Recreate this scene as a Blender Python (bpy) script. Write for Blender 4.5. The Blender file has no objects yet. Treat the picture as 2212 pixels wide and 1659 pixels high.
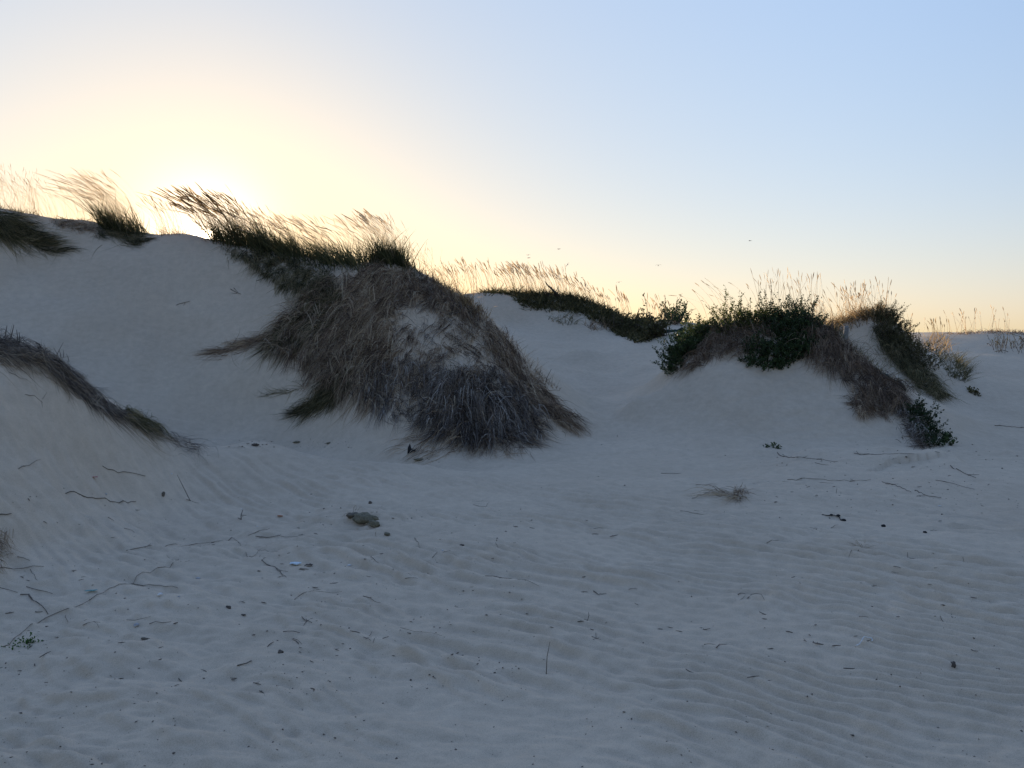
import bpy, math, random
import numpy as np
from mathutils import Vector

SC = bpy.context.scene
COL = SC.collection
rng = np.random.default_rng(7)
R = math.radians

# ------------------------------------------------------------------ helpers
def tag(o, label=None, cat=None, group=None, kind=None):
    if label: o['label'] = label
    if cat: o['category'] = cat
    if group: o['group'] = group
    if kind: o['kind'] = kind
    return o

def empty(name, loc, label=None, cat=None, group=None):
    o = bpy.data.objects.new(name, None)
    o.empty_display_size = 0.1
    o.location = loc
    COL.objects.link(o)
    return tag(o, label, cat, group)

def mesh_obj(name, V, quads=None, tris=None, mat=None, parent=None, tint=None, smooth=False, mats=None, midx=None):
    """one mesh object from numpy arrays; world coordinates, local to the parent Empty's place"""
    V = np.asarray(V, dtype=np.float32).reshape(-1, 3)
    loc = np.zeros(3)
    if parent is not None:
        loc = np.array(parent_loc(parent))
        V = V - loc.astype(np.float32)
    me = bpy.data.meshes.new(name)
    nq = 0 if quads is None else len(quads)
    nt = 0 if tris is None else len(tris)
    me.vertices.add(len(V)); me.vertices.foreach_set('co', V.ravel())
    li = []
    if nq: li.append(np.asarray(quads, dtype=np.int32).ravel())
    if nt: li.append(np.asarray(tris, dtype=np.int32).ravel())
    li = np.concatenate(li)
    me.loops.add(len(li)); me.loops.foreach_set('vertex_index', li)
    me.polygons.add(nq + nt)
    st = np.concatenate([np.arange(nq) * 4, nq * 4 + np.arange(nt) * 3]).astype(np.int32)
    me.polygons.foreach_set('loop_start', st)
    if smooth: me.polygons.foreach_set('use_smooth', np.ones(nq + nt, dtype=bool))
    if mats:
        for m in mats: me.materials.append(m)
        if midx is not None: me.polygons.foreach_set('material_index', np.asarray(midx, dtype=np.int32))
    elif mat: me.materials.append(mat)
    me.update(calc_edges=True)
    if tint is not None:
        a = me.attributes.new('tint', 'FLOAT', 'POINT')
        a.data.foreach_set('value', np.asarray(tint, dtype=np.float32).ravel())
    o = bpy.data.objects.new(name, me); COL.objects.link(o)
    if parent is not None: o.parent = parent
    return o

def parent_loc(p):
    l = np.array(p.location)
    while p.parent is not None:
        p = p.parent; l = l + np.array(p.location)
    return l

# ------------------------------------------------------------------ noise
def _h(ix, iy, s):
    v = (ix.astype(np.int64) * 374761393 + iy.astype(np.int64) * 668265263 + s * 1274126177) & 0xffffffff
    v = ((v ^ (v >> 13)) * 1274126177) & 0xffffffff
    v = ((v ^ (v >> 16)) * 2246822519) & 0xffffffff
    return ((v ^ (v >> 15)) & 0xffff) / 65535.0
def vn(x, y, s=0):
    """gradient noise, about -1..1"""
    x = np.asarray(x, dtype=np.float64); y = np.asarray(y, dtype=np.float64)
    ix = np.floor(x); iy = np.floor(y); fx = x - ix; fy = y - iy
    u = fx * fx * fx * (fx * (fx * 6 - 15) + 10); v = fy * fy * fy * (fy * (fy * 6 - 15) + 10)
    def g(a, b):
        t = _h(ix + a, iy + b, s) * 6.2831853
        return np.cos(t) * (fx - a) + np.sin(t) * (fy - b)
    return 1.5 * ((g(0, 0) * (1 - u) + g(1, 0) * u) * (1 - v) + (g(0, 1) * (1 - u) + g(1, 1) * u) * v)
def fbm(x, y, s=0, o=3):
    r = 0; a = 1.0
    for k in range(o):
        r = r + a * vn(x, y, s + k * 17); x = x * 2.03 + 5.1; y = y * 2.03 + 1.7; a *= 0.5
    return r
def ss(a, b, x):
    t = np.clip((x - a) / (b - a), 0, 1); return t * t * (3 - 2 * t)

# ------------------------------------------------------------------ camera
CAMZ = 1.6; F = 1769.6; CX, CY = 1106.0, 829.5
PITCH = math.atan((829.5 - 718.0) / F)
cd = bpy.data.cameras.new('camera'); cam = bpy.data.objects.new('camera', cd); COL.objects.link(cam)
cd.sensor_width = 36.0; cd.lens = 36.0 * F / 2212.0
cd.clip_start = 0.05; cd.clip_end = 20000
cam.location = (0, 0, CAMZ); cam.rotation_euler = (R(90) - PITCH, 0, 0)
SC.camera = cam
cp, sp = math.cos(PITCH), math.sin(PITCH)
def ray(px, py):
    """direction with unit forward (Y) component for points of the survey photograph (2212 wide)"""
    px = np.asarray(px, float); py = np.asarray(py, float)
    cx = (px - CX) / F; cz = (CY - py) / F
    dy = cp + cz * sp; dz = -sp + cz * cp
    return cx / dy, dz / dy
def at(px, py, Y):
    a, b = ray(px, py)
    return np.stack(np.broadcast_arrays(a * Y, np.asarray(Y, float), CAMZ + b * Y), -1)

# ------------------------------------------------------------------ terrain
CP = """
0 470 15.5;80 484 16;180 480 16.5;240 500 16.5;320 513 16.5;370 506 16.5;440 521 16.5;500 533 16.3;560 548 16;640 572 15.6;720 584 15
60 560 15.4;300 600 15.2;500 640 15.05;150 700 13.9;400 720 14.24;100 640 14.6
300 850 12.8;400 800 13.45;520 850 13.1;200 780 13.2;620 900 12.65;480 945 12.3;600 955 12.1;700 958 11.95;520 966 11.9;620 986 11.45;720 992 11.25;800 1000 11.0
0 745 7;60 757 7.1;130 795 7.4;215 860 7.8;320 920 8.3;430 970 9;520 980 9.3;600 995 9.6;750 1018 9.6;950 1030 9.4;1100 1027 9.4;1250 1010 9.8
0 850 6.4;0 1000 5.9;0 1150 5.3;200 1000 7.0;200 1100 6.45;400 1050 7.9;100 1300 4.7;300 1200 5.75;600 1060 8.2
830 562 14;760 600 14.3;900 590 14;960 630 13.8;1035 680 13.3;1080 750 12.9;1130 830 12.5;1180 880 12.2;1240 922 12.0
850 760 12.6;1000 780 12.3;950 900 11.5;1080 860 11.8;700 830 12.75;830 650 13.3;680 680 14.1;600 740 13.75;1150 940 11.4;1000 955 11.15;900 960 11.1;1060 970 10.9;760 900 12.05
1250 930 12;1250 850 15;1350 785 18.6;1150 782 18.8;1250 777 19.3;1400 766 20;1200 740 22;1100 700 24;1300 735 22.5;1040 637 25;1110 634 26;1200 640 26;1240 645 26;1280 657 26;1340 684 26;1378 704 26;1400 740 23.5;1425 741 23.5;1470 715 22.5;1340 720 24;1395 692 32;1440 690 32.5;1490 690 32;1350 692 31
1440 815 15.3;1380 835 15;1300 880 13.5;1380 900 12.9;1330 960 11.4
1560 748 13.7;1650 700 14.3;1500 725 14.3;1440 805 14.2;1780 700 14.3;1720 690 14.4;1850 775 13.8;1950 852 13;2040 932 12;2060 968 11.2
1550 850 12.7;1650 830 12.9;1750 870 12.5;1500 930 11.8;1800 960 11.2;1640 945 11.4;1850 900 12.2;1920 965 11.2;1700 800 13.3;1600 790 13.3;1450 890 12.6
1650 1000 10.1;1800 990 10.2;1990 985 10.2;2080 1020 9.2;1500 1020 9.6
1870 678 18;1930 695 18;1990 762 17.5;2040 850 15.5;2090 805 17;1880 795 16.4;1840 752 17.2;1960 860 14.9
2080 720 26;2135 715 26;2212 718 26;2350 716 26;2150 780 20;2212 800 19;2150 880 15;2212 960 12;2400 800 19;2480 716 26;2100 940 12.3;2030 722 26;1975 727 27
-250 450 15.5;-250 600 14.5;-500 470 15;-250 700 7.2;-250 850 6;-250 1050 5
"""
pts = []
for line in CP.strip().replace('\n', ';').split(';'):
    px, py, Y = map(float, line.split()); pts.append(at(px, py, Y))
# points no one sees from the photograph's place: the lee of the crests, the shore side, the ground underfoot
HID = [(-10.0,18.5,3.0),(-6,19,3.1),(-3.2,18.0,2.6),(-10,24,2.2),(-5,24,2.0),(-1.6,16.2,2.45),(-0.9,16.8,2.1),(0.2,16.5,1.15),(-1.0,20,1.8),(0.9,14.6,.7),
       (-9,33,2),(-3,33,2.2),(2,33,1.9),(12,33,1.0),(6.5,37,1.4),(-1.2,29.5,2.4),(1.5,29.5,2.0),
       (4.6,16.8,1.25),(5.6,17.0,1.2),(3.9,17.2,1.1),(7.2,20.5,1.5),(9.6,21,1.0),(8.6,18.5,.9),(11,30,1.2),(16,30,1.2),(5.2,22,1.5),(6.8,25,1.3),
       (-3.6,10.6,-0.26),(-2.7,10.6,-0.32),(-2.1,10.45,-.3),(-1.3,10.4,-.2),(-4.3,10.0,-0.02),(-3.2,11.3,-.16),(-5.2,9.2,.45),(-6,9.5,.8),(-7.5,10,1.2),(-1.7,10.5,-.26),(6.6,10.6,0),(7.4,9.5,0),
       (-12,6,1.2),(-12,12,1.8),(-14,20,3),(14,12,0.1),(18,20,.6),(22,28,1.2),(-20,30,2)]
for x in np.arange(-3, 7.1, 1.6):
    for y in (3.0, 4.6, 6.4): HID.append((x, y, 0.02 * math.sin(x * 1.3 + y)))
for x in np.arange(-9, 12, 3.0):
    for y in (-9, -5, -1.5, 1): HID.append((x, y, 0.0 if x > -5 else 0.12 * (-x - 5)))
for x in (-.5, 1.2, 2.6, 4.0, 5.2): HID.append((x, 8.3, 0.0))
HID += [(3.6, 9.6, 0.02), (6.6, 7.6, 0.0), (8.5, 7.5, 0.0), (-3.0, 4.0, .04), (-3.5, 3.0, .06), (-5,4.6,.3), (-6.5,5.5,.75)]
P = np.array(pts + [np.array(h, float) for h in HID])
PX, PZ = P[:, :2], P[:, 2]
C2 = 0.45 ** 2
def _phi(d2): return np.sqrt(d2 + C2)
_K = _phi(((PX[:, None] - PX[None]) ** 2).sum(-1))
_n = len(P); _A = np.zeros((_n + 1, _n + 1)); _A[:_n, :_n] = _K - 0.02 * np.eye(_n); _A[:_n, _n] = 1; _A[_n, :_n] = 1
_W = np.linalg.solve(_A, np.concatenate([PZ, [0]]))
def rbf(x, y):
    out = np.empty(x.size); xf = x.ravel(); yf = y.ravel()
    for i in range(0, x.size, 40000):
        d = (xf[i:i+40000, None] - PX[None, :, 0]) ** 2 + (yf[i:i+40000, None] - PX[None, :, 1]) ** 2
        out[i:i+40000] = _phi(d) @ _W[:_n] + _W[_n]
    return out.reshape(x.shape)
def ripple(x, y):
    # wind ripples: crests run from back left to front right, breaking and joining
    u = 0.58 * x + 0.815 * y; v = 0.815 * x - 0.58 * y
    wob = 0.15 * vn(v * 0.9, u * 0.55, 3) + 0.055 * vn(v * 2.7, u * 2.6, 4) + 0.022 * vn(v * 6.0, u * 5.0, 14)
    wl = 0.108
    ph = (u + wob) / wl
    t = 1 - (ph - np.floor(ph))
    prof = np.where(t < 0.68, 0.5 - 0.5 * np.cos(np.pi * t / 0.68), 0.5 + 0.5 * np.cos(np.pi * (t - 0.68) / 0.32))
    t2 = (u * 1.06 + 0.2 * vn(v * 0.6, u * 0.5, 5)) / 0.205
    t2 = 1 - (t2 - np.floor(t2))
    big = np.where(t2 < 0.72, t2 / 0.72, (1 - t2) / 0.28); big = big * big * (3 - 2 * big)
    patch = 0.25 * ss(-1.0, 1.0, x) + (1 - .25 * ss(-1.0, 1.0, x)) * ss(-0.45, 0.5, vn(v * 0.75, u * 1.3, 8) + 0.35 * vn(v * 2.5, u * 4, 9))
    patchb = ss(-0.25, 0.55, vn(v * 0.5 + 9, u * 1.1, 18))
    near = (1 - ss(5.5, 12.5, np.hypot(x, y))) 
    side = 0.35 + 0.65 * ss(-2.4, 1.2, x + 0.25 * y)
    amp = near * side
    fine = np.sin(6.2832 * (u + wob * .6) / 0.09) * 0.5 + .5
    far = ss(6, 9, np.hypot(x, y)) * (1 - ss(14, 22, np.hypot(x, y))) * ss(0.0, .5, vn(x * .35, y * .35, 11) + .25)
    return 0.027 * amp * patch * prof + 0.040 * amp * patchb * big + 0.012 * far * fine
RIDGES = []
def ridge(pts, amp, near, far):
    w = np.array([at(*p) for p in pts])[:, :2]
    RIDGES.append((w, amp, near, far))
ridge([(380,952,8.6),(430,970,9.0),(520,980,9.35),(600,995,9.6),(750,1018,9.65),(900,1029,9.5),(1050,1030,9.4)], .21, 1.2, .10)
ridge([(1090,784,18.6),(1200,779,19.0),(1320,772,19.6),(1440,763,20.3)], .26, .9, .25)
ridge([(1545,752,13.7),(1480,790,13.6),(1400,838,13.2),(1320,885,12.6)], .24, .45, .25)
ridge([(1880,783,16.6),(1940,840,15.2),(2010,895,13.6)], .06, .5, .5)
ridge([(1660,985,10.35),(1800,978,10.5),(1900,979,10.45),(1995,981,10.3),(2060,1000,9.8),(2110,1030,9.2)], .15, .8, .14)
ridge([(0,745,7.0),(130,795,7.4),(215,860,7.8),(320,920,8.3),(380,952,8.6)], .06, .6, .3)
def ridges(x, y):
    out = np.zeros(x.shape)
    for w, amp, near, far in RIDGES:
        best = np.full(x.shape, 1e9); sg = np.zeros(x.shape); tt = np.zeros(x.shape); n = len(w) - 1
        for k in range(n):
            a, b = w[k], w[k + 1]; d = b - a; L2 = d @ d
            t = np.clip(((x - a[0]) * d[0] + (y - a[1]) * d[1]) / L2, 0, 1)
            qx, qy = x - a[0] - t * d[0], y - a[1] - t * d[1]; r = np.hypot(qx, qy)
            m = r < best; best = np.where(m, r, best); sg = np.where(m, np.sign(y - (a[1] + t * d[1])), sg); tt = np.where(m, (k + t) / n, tt)
        ch = w[-1] - w[0]; tt = ((x - w[0][0]) * ch[0] + (y - w[0][1]) * ch[1]) / (ch @ ch)
        fall = np.where(sg > 0, np.exp(-best / far), np.exp(-best / near))
        out += amp * fall * ss(0, .25, tt) * (1 - ss(.75, 1, tt)) * (0.75 + .35 * vn(x * .9, y * .9, 91))
    return out
def height(x, y, detail=True):
    x = np.asarray(x, float); y = np.asarray(y, float)
    r = np.hypot(x, y)
    w = 1 - ss(30, 44, r)
    z = np.where(w > 0, 0.0, 0.0)
    m = w > 0
    zz = np.zeros(x.shape)
    if m.any(): zz[m] = rbf(x[m], y[m])
    farz = np.where(y > 5, 0.55 + 0.35 * fbm(x * 0.03, y * 0.03, 21, 3), 0.1 + 0.05 * vn(x * .05, y * .05, 22))
    farz = farz + 1.2 * ss(60, 260, r) * (y > 0) * (0.45 + 0.5 * fbm(x * 0.012 + 3, y * 0.012, 25, 2)) * ss(0, 60, y)
    farz = farz * (1 - ss(700, 1500, r))
    z = zz * w + farz * (1 - w)
    if detail:
        d = 0.045 * fbm(x * .9, y * .9, 31, 4) * (1 - ss(16, 30, r)) * (0.35 + .65 * ss(3, 8, r))
        # small wind drifts and hollows on the littered left side
        lf = (1 - ss(-2.2, 1.0, x)) * (1 - ss(6.5, 9.5, r))
        d = d + 0.045 * lf * fbm(x * 1.7 + y * .6, y * 3.4, 41, 4) + 0.011 * fbm(x * 5, y * 8, 45, 3) * (1 - ss(6, 10, r))
        fp = (ss(9.0, 9.8, y) * (1 - ss(10.6, 11.4, y))) * ss(2.5, 3.6, x) * (1 - ss(7.5, 9, x))
        d = d + 0.03 * fp * fbm(x * 2.2, y * 3.0, 51, 3)
        z = z + d + ripple(x, y) + ridges(x, y)
    return z
# coarse height table for casting survey rays and seating things
GX0, GY0, GS = -26.0, -3.0, 0.06
_gx = np.arange(GX0, 26, GS); _gy = np.arange(GY0, 36, GS)
GH = height(*np.meshgrid(_gx, _gy))
def H(x, y):
    x = np.asarray(x, float); y = np.asarray(y, float)
    u = np.clip((x - GX0) / GS, 0, len(_gx) - 1.001); v = np.clip((y - GY0) / GS, 0, len(_gy) - 1.001)
    i = u.astype(int); j = v.astype(int); fu = u - i; fv = v - j
    return (GH[j, i] * (1 - fu) + GH[j, i + 1] * fu) * (1 - fv) + (GH[j + 1, i] * (1 - fu) + GH[j + 1, i + 1] * fu) * fv
def grad(x, y, e=0.12):
    return (H(x + e, y) - H(x - e, y)) / (2 * e), (H(x, y + e) - H(x, y - e)) / (2 * e)
_STEPS = np.concatenate([np.arange(1.5, 12, 0.03), np.arange(12, 34, 0.05)])
def cast(px, py, y0=1.5):
    """where the sight line of a survey point meets the sand; nan where it only meets the sky"""
    px = np.atleast_1d(np.asarray(px, float)); py = np.atleast_1d(np.asarray(py, float))
    out = np.full((len(px), 3), np.nan)
    st = _STEPS[_STEPS >= y0]
    for k in range(0, len(px), 4000):
        a, b = ray(px[k:k+4000], py[k:k+4000])
        X = a[:, None] * st; Z = CAMZ + b[:, None] * st
        hit = Z < H(X, np.broadcast_to(st, X.shape))
        any_ = hit.any(1); i = hit.argmax(1)
        Y = st[i]
        # one refinement
        i0 = np.maximum(i - 1, 0); Y0 = st[i0]
        for _ in range(6):
            ym = (Y + Y0) / 2; below = CAMZ + b * ym < H(a * ym, ym)
            Y = np.where(below, ym, Y); Y0 = np.where(below, Y0, ym)
        res = np.stack([a * Y, Y, H(a * Y, Y)], -1); res[~any_] = np.nan
        out[k:k+4000] = res
    return out
def place(px, py, y0=1.5):
    p = cast([px], [py], y0)[0]
    k = 0
    while np.isnan(p[0]) and k < 40: k += 1; p = cast([px], [py + 3 * k], y0)[0]
    return p

# ------------------------------------------------------------------ node helpers
def new_mat(name):
    m = bpy.data.materials.new(name); m.use_nodes = True
    nt = m.node_tree; nt.nodes.clear()
    out = nt.nodes.new('ShaderNodeOutputMaterial')
    return m, nt, out
def N(nt, t, **kw):
    n = nt.nodes.new(t)
    for k, v in kw.items(): setattr(n, k, v)
    return n
def math_(nt, op, a, b=None, c=None, clamp=False):
    n = nt.nodes.new('ShaderNodeMath'); n.operation = op; n.use_clamp = clamp
    for i, v in enumerate((a, b, c)):
        if v is None: continue
        if isinstance(v, (int, float)): n.inputs[i].default_value = v
        else: nt.links.new(v, n.inputs[i])
    return n.outputs[0]
def ramp(nt, fac, stops):
    n = nt.nodes.new('ShaderNodeValToRGB'); e = n.color_ramp.elements
    while len(e) < len(stops): e.new(0.5)
    for k, (p, c) in zip(e, stops): k.position = p; k.color = (*c, 1)
    nt.links.new(fac, n.inputs[0]); return n.outputs[0]

# ------------------------------------------------------------------ sky and sun
SUN_AZ = math.atan((446 - CX) / F / (cp + (CY - 513) / F * sp)); _b = ray(446, 513)[1]
SUN_EL = math.atan(_b * math.cos(SUN_AZ))
sundir = Vector((math.sin(SUN_AZ) * math.cos(SUN_EL), math.cos(SUN_AZ) * math.cos(SUN_EL), math.sin(SUN_EL)))
def build_world():
    w = bpy.data.worlds.new('World'); SC.world = w; w.use_nodes = True
    nt = w.node_tree; bg = nt.nodes['Background']; L = nt.links
    sky = N(nt, 'ShaderNodeTexSky', sky_type='NISHITA', sun_disc=False)
    sky.sun_elevation = SUN_EL; sky.sun_rotation = SUN_AZ; sky.dust_density = 1.0
    sep = N(nt, 'ShaderNodeSeparateColor'); L.new(sky.outputs[0], sep.inputs[0])
    geo = N(nt, 'ShaderNodeTexCoord')
    nrm = N(nt, 'ShaderNodeVectorMath', operation='NORMALIZE'); L.new(geo.outputs['Generated'], nrm.inputs[0])
    dot = N(nt, 'ShaderNodeVectorMath', operation='DOT_PRODUCT'); L.new(nrm.outputs[0], dot.inputs[0]); dot.inputs[1].default_value = sundir
    sx = N(nt, 'ShaderNodeSeparateXYZ'); L.new(nrm.outputs[0], sx.inputs[0])
    ang = math_(nt, 'ARCCOSINE', math_(nt, 'MINIMUM', dot.outputs['Value'], 1.0))
    # the sky away from the sun is darker
    mr = N(nt, 'ShaderNodeMapRange', interpolation_type='SMOOTHSTEP'); L.new(ang, mr.inputs[0])
    mr.inputs[1].default_value = R(38); mr.inputs[2].default_value = R(110); mr.inputs[3].default_value = 1.0; mr.inputs[4].default_value = SKY_BACK
    core = math_(nt, 'MULTIPLY', math_(nt, 'POWER', 2.71828, math_(nt, 'MULTIPLY', math_(nt, 'MULTIPLY', ang, ang), -1 / (2 * R(2.35) ** 2))), 0.75)
    disc = math_(nt, 'MULTIPLY', math_(nt, 'POWER', 2.71828, math_(nt, 'MULTIPLY', math_(nt, 'MULTIPLY', ang, ang), -1 / (2 * R(0.35) ** 2))), 14.0)
    hz = math_(nt, 'POWER', 2.71828, math_(nt, 'MULTIPLY', math_(nt, 'MAXIMUM', sx.outputs[2], 0.0), -14.0))
    glow = math_(nt, 'POWER', 2.71828, math_(nt, 'MULTIPLY', math_(nt, 'MULTIPLY', ang, ang), -1 / R(22) ** 2))
    com = N(nt, 'ShaderNodeCombineColor')
    for i, (k, g, h, s_, c) in enumerate(((0.985, 0.44, 0.288, -.223, 1.0), (1.003, 0.32, 0.127, -.170, 1.0), (0.96, 0.05, -0.378, -.16, 1.0))):
        v = math_(nt, 'MULTIPLY', math_(nt, 'POWER', math_(nt, 'MULTIPLY', sep.outputs[i], 0.1), g), k)
        v = math_(nt, 'MULTIPLY_ADD', hz, h, v)
        v = math_(nt, 'MULTIPLY_ADD', glow, s_, v)
        v = math_(nt, 'MULTIPLY', v, mr.outputs[0])
        v = math_(nt, 'ADD', v, math_(nt, 'MULTIPLY', core, c))
        v = math_(nt, 'MULTIPLY_ADD', disc, (1.0, .8, .55)[i], v)
        L.new(v, com.inputs[i])
    L.new(com.outputs[0], bg.inputs[0]); bg.inputs[1].default_value = 0.15
    SC.view_settings.view_transform = 'Standard'; SC.view_settings.look = 'None'; SC.view_settings.gamma = 1
    SC.view_settings.exposure = math.log2(1 / 0.15)
    sd = bpy.data.lights.new('sun', 'SUN'); so = bpy.data.objects.new('sun', sd); COL.objects.link(so)
    sd.energy = SUN_E; sd.angle = R(0.5); sd.color = (1.0, 0.77, 0.53)
    so.rotation_euler = (-sundir).to_track_quat('-Z', 'Y').to_euler(); so.location = (0, 0, 30)
SKY_BACK = 0.51; SUN_E = 1.1
build_world()

# ------------------------------------------------------------------ sand
def sand_material():
    m, nt, out = new_mat('sand'); L = nt.links
    b = N(nt, 'ShaderNodeBsdfPrincipled'); b.inputs['Roughness'].default_value = 0.95
    b.inputs['Specular IOR Level'].default_value = 0.15
    geo = N(nt, 'ShaderNodeNewGeometry')
    def noise(scale, detail=4, rough=.6):
        n = N(nt, 'ShaderNodeTexNoise'); n.inputs['Scale'].default_value = scale; n.inputs['Detail'].default_value = detail
        n.inputs['Roughness'].default_value = rough; L.new(geo.outputs['Position'], n.inputs['Vector']); return n.outputs['Fac']
    big = ramp(nt, noise(0.5), [(0.3, (0.555, 0.452, 0.335)), (0.7, (0.635, 0.522, 0.392))])
    gr = ramp(nt, noise(260, 2), [(0.25, (0.74,) * 3), (0.5, (1, 1, 1)), (0.8, (1.16,) * 3)])
    mid = ramp(nt, noise(9, 5, .7), [(0.3, (0.89,) * 3), (0.7, (1.06,) * 3)])
    m1 = N(nt, 'ShaderNodeMix', data_type='RGBA', blend_type='MULTIPLY'); m1.inputs[0].default_value = 1
    L.new(big, m1.inputs[6]); L.new(gr, m1.inputs[7])
    m2 = N(nt, 'ShaderNodeMix', data_type='RGBA', blend_type='MULTIPLY'); m2.inputs[0].default_value = 1
    L.new(m1.outputs[2], m2.inputs[6]); L.new(mid, m2.inputs[7])
    L.new(m2.outputs[2], b.inputs['Base Color'])
    bp = N(nt, 'ShaderNodeBump'); bp.inputs['Strength'].default_value = 0.35; bp.inputs['Distance'].default_value = 0.004
    L.new(noise(120, 3, .7), bp.inputs['Height']); L.new(bp.outputs[0], b.inputs['Normal'])
    L.new(b.outputs[0], out.inputs[0]); return m
SAND = sand_material()
def build_ground():
    th = np.concatenate([np.arange(-180, -44, 4.0), np.arange(-44, 44, 0.085), np.arange(44, 180, 4.0)])
    rr = [0.0]
    r = 0.9
    while r < 40: rr.append(r); r *= 1.0033 if r < 7 else 1.0042 if r < 9 else (1.0055 if r < 14 else 1.0075)
    while r < 6000: rr.append(r); r *= 1.06
    rr = np.array(rr[1:])
    T, Rr = np.meshgrid(np.radians(th), rr)
    X = Rr * np.sin(T); Y = Rr * np.cos(T)
    Z = height(X, Y)
    nr, nth = X.shape
    V = np.stack([X, Y, Z], -1).reshape(-1, 3)
    i = np.arange(nr - 1)[:, None]; j = np.arange(nth)[None]
    a = i * nth + j; b = i * nth + (j + 1) % nth
    q = np.stack([a, b, b + nth, a + nth], -1).reshape(-1, 4)[:, ::-1]
    V = np.vstack([V, [[0, 0, 0.0]]]); c = len(V) - 1
    jj = np.arange(nth); tr = np.stack([jj, (jj + 1) % nth, np.full(nth, c)], -1)
    o = mesh_obj('sand', V, q, tr, SAND, smooth=True)
    tag(o, 'pale rippled sand rising into wind blown dunes', None, None, 'structure')
build_ground()

# ------------------------------------------------------------------ plant materials
def plant_mat(name, stops, trans=0.35, rough=0.8):
    m, nt, out = new_mat(name); L = nt.links
    a = N(nt, 'ShaderNodeAttribute', attribute_name='tint')
    col = ramp(nt, a.outputs['Fac'], stops)
    d = N(nt, 'ShaderNodeBsdfPrincipled'); d.inputs['Roughness'].default_value = rough; d.inputs['Specular IOR Level'].default_value = 0.2
    t = N(nt, 'ShaderNodeBsdfTranslucent'); mx = N(nt, 'ShaderNodeMixShader'); mx.inputs[0].default_value = trans
    L.new(col, d.inputs['Base Color']); L.new(col, t.inputs['Color'])
    L.new(d.outputs[0], mx.inputs[1]); L.new(t.outputs[0], mx.inputs[2]); L.new(mx.outputs[0], out.inputs[0]); return m
M_STRAW = plant_mat('dry_straw', [(0, (.14, .105, .075)), (.45, (.30, .23, .155)), (.8, (.50, .40, .28)), (1, (.64, .54, .39))], .3)
M_GREY = plant_mat('grey_dead_grass', [(0, (.07, .056, .047)), (.5, (.19, .16, .135)), (.85, (.36, .315, .27)), (1, (.56, .51, .45))], .15)
M_BROWN = plant_mat('brown_dead_grass', [(0, (.10, .07, .05)), (.5, (.30, .215, .148)), (.85, (.50, .385, .265)), (1, (.64, .52, .37))], .2)
M_OLIVE = plant_mat('olive_grass', [(0, (.045, .046, .024)), (.4, (.12, .112, .056)), (.75, (.23, .20, .105)), (1, (.38, .31, .18))], .4)
M_REED = plant_mat('dark_reed_leaves', [(0, (.03, .036, .018)), (.5, (.085, .09, .04)), (.85, (.18, .165, .075)), (1, (.32, .26, .13))], .55)
M_PLUME = plant_mat('pale_flower_stalk', [(0, (.36, .27, .18)), (.5, (.55, .45, .32)), (1, (.72, .63, .49))], .8)
M_GOLD = plant_mat('golden_grass', [(0, (.09, .06, .03)), (.4, (.26, .18, .09)), (.8, (.44, .32, .17)), (1, (.62, .47, .27))], .75)
M_LEAF = plant_mat('shrub_leaf', [(0, (.022, .04, .018)), (.5, (.045, .075, .03)), (.85, (.08, .115, .042)), (1, (.14, .165, .06))], .4, .5)
M_LEAFY = plant_mat('yellow_green_leaf', [(0, (.03, .045, .016)), (.5, (.09, .11, .035)), (.85, (.17, .18, .05)), (1, (.25, .24, .075))], .55, .5)
M_HEATH = plant_mat('heath_leaf', [(0, (.04, .042, .02)), (.5, (.10, .098, .045)), (1, (.22, .18, .085))], .4)
def wood_mat(name, c0, c1):
    m, nt, out = new_mat(name); L = nt.links
    b = N(nt, 'ShaderNodeBsdfPrincipled'); b.inputs['Roughness'].default_value = .85
    g = N(nt, 'ShaderNodeNewGeometry'); n = N(nt, 'ShaderNodeTexNoise'); n.inputs['Scale'].default_value = 60; n.inputs['Detail'].default_value = 4
    L.new(g.outputs['Position'], n.inputs['Vector']); L.new(ramp(nt, n.outputs['Fac'], [(.3, c0), (.7, c1)]), b.inputs['Base Color'])
    bp = N(nt, 'ShaderNodeBump'); bp.inputs['Strength'].default_value = .5; bp.inputs['Distance'].default_value = .003
    L.new(n.outputs['Fac'], bp.inputs['Height']); L.new(bp.outputs[0], b.inputs['Normal']); L.new(b.outputs[0], out.inputs[0]); return m
M_STEM = wood_mat('woody_stem', (.05, .04, .032), (.12, .095, .075))
M_ROOT = wood_mat('pale_root', (.13, .105, .08), (.24, .20, .155))
M_TWIG = wood_mat('dark_twig', (.085, .07, .058), (.165, .137, .112))
M_REEDSTICK = wood_mat('weathered_reed', (.10, .085, .065), (.17, .145, .11))
M_BLACK = wood_mat('black_litter', (.008, .008, .009), (.02, .02, .022))
M_POST = wood_mat('grey_fence_wood', (.13, .13, .13), (.26, .26, .25))
M_SHELL = wood_mat('bleached_shell', (.60, .60, .60), (.80, .80, .79))
M_SHELLG = wood_mat('grey_shell', (.34, .34, .35), (.52, .52, .53))
M_PLASTIC = wood_mat('pale_blue_plastic', (.55, .66, .72), (.70, .78, .82))
M_RED = wood_mat('faded_red_plastic', (.42, .12, .13), (.50, .17, .17))
M_ORANGE = wood_mat('orange_plastic', (.42, .15, .08), (.5, .2, .11))
M_TEAL = wood_mat('teal_plastic', (.16, .33, .33), (.22, .4, .4))
M_CLOD = wood_mat('olive_clod', (.12, .108, .072), (.24, .215, .145))
M_NET = wood_mat('green_shade_net', (.012, .032, .026), (.03, .06, .05))
M_BIRD = wood_mat('gull_feather', (.2, .19, .19), (.34, .33, .33))
M_ROPE = wood_mat('white_cord', (.62, .62, .60), (.78, .78, .76))

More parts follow.
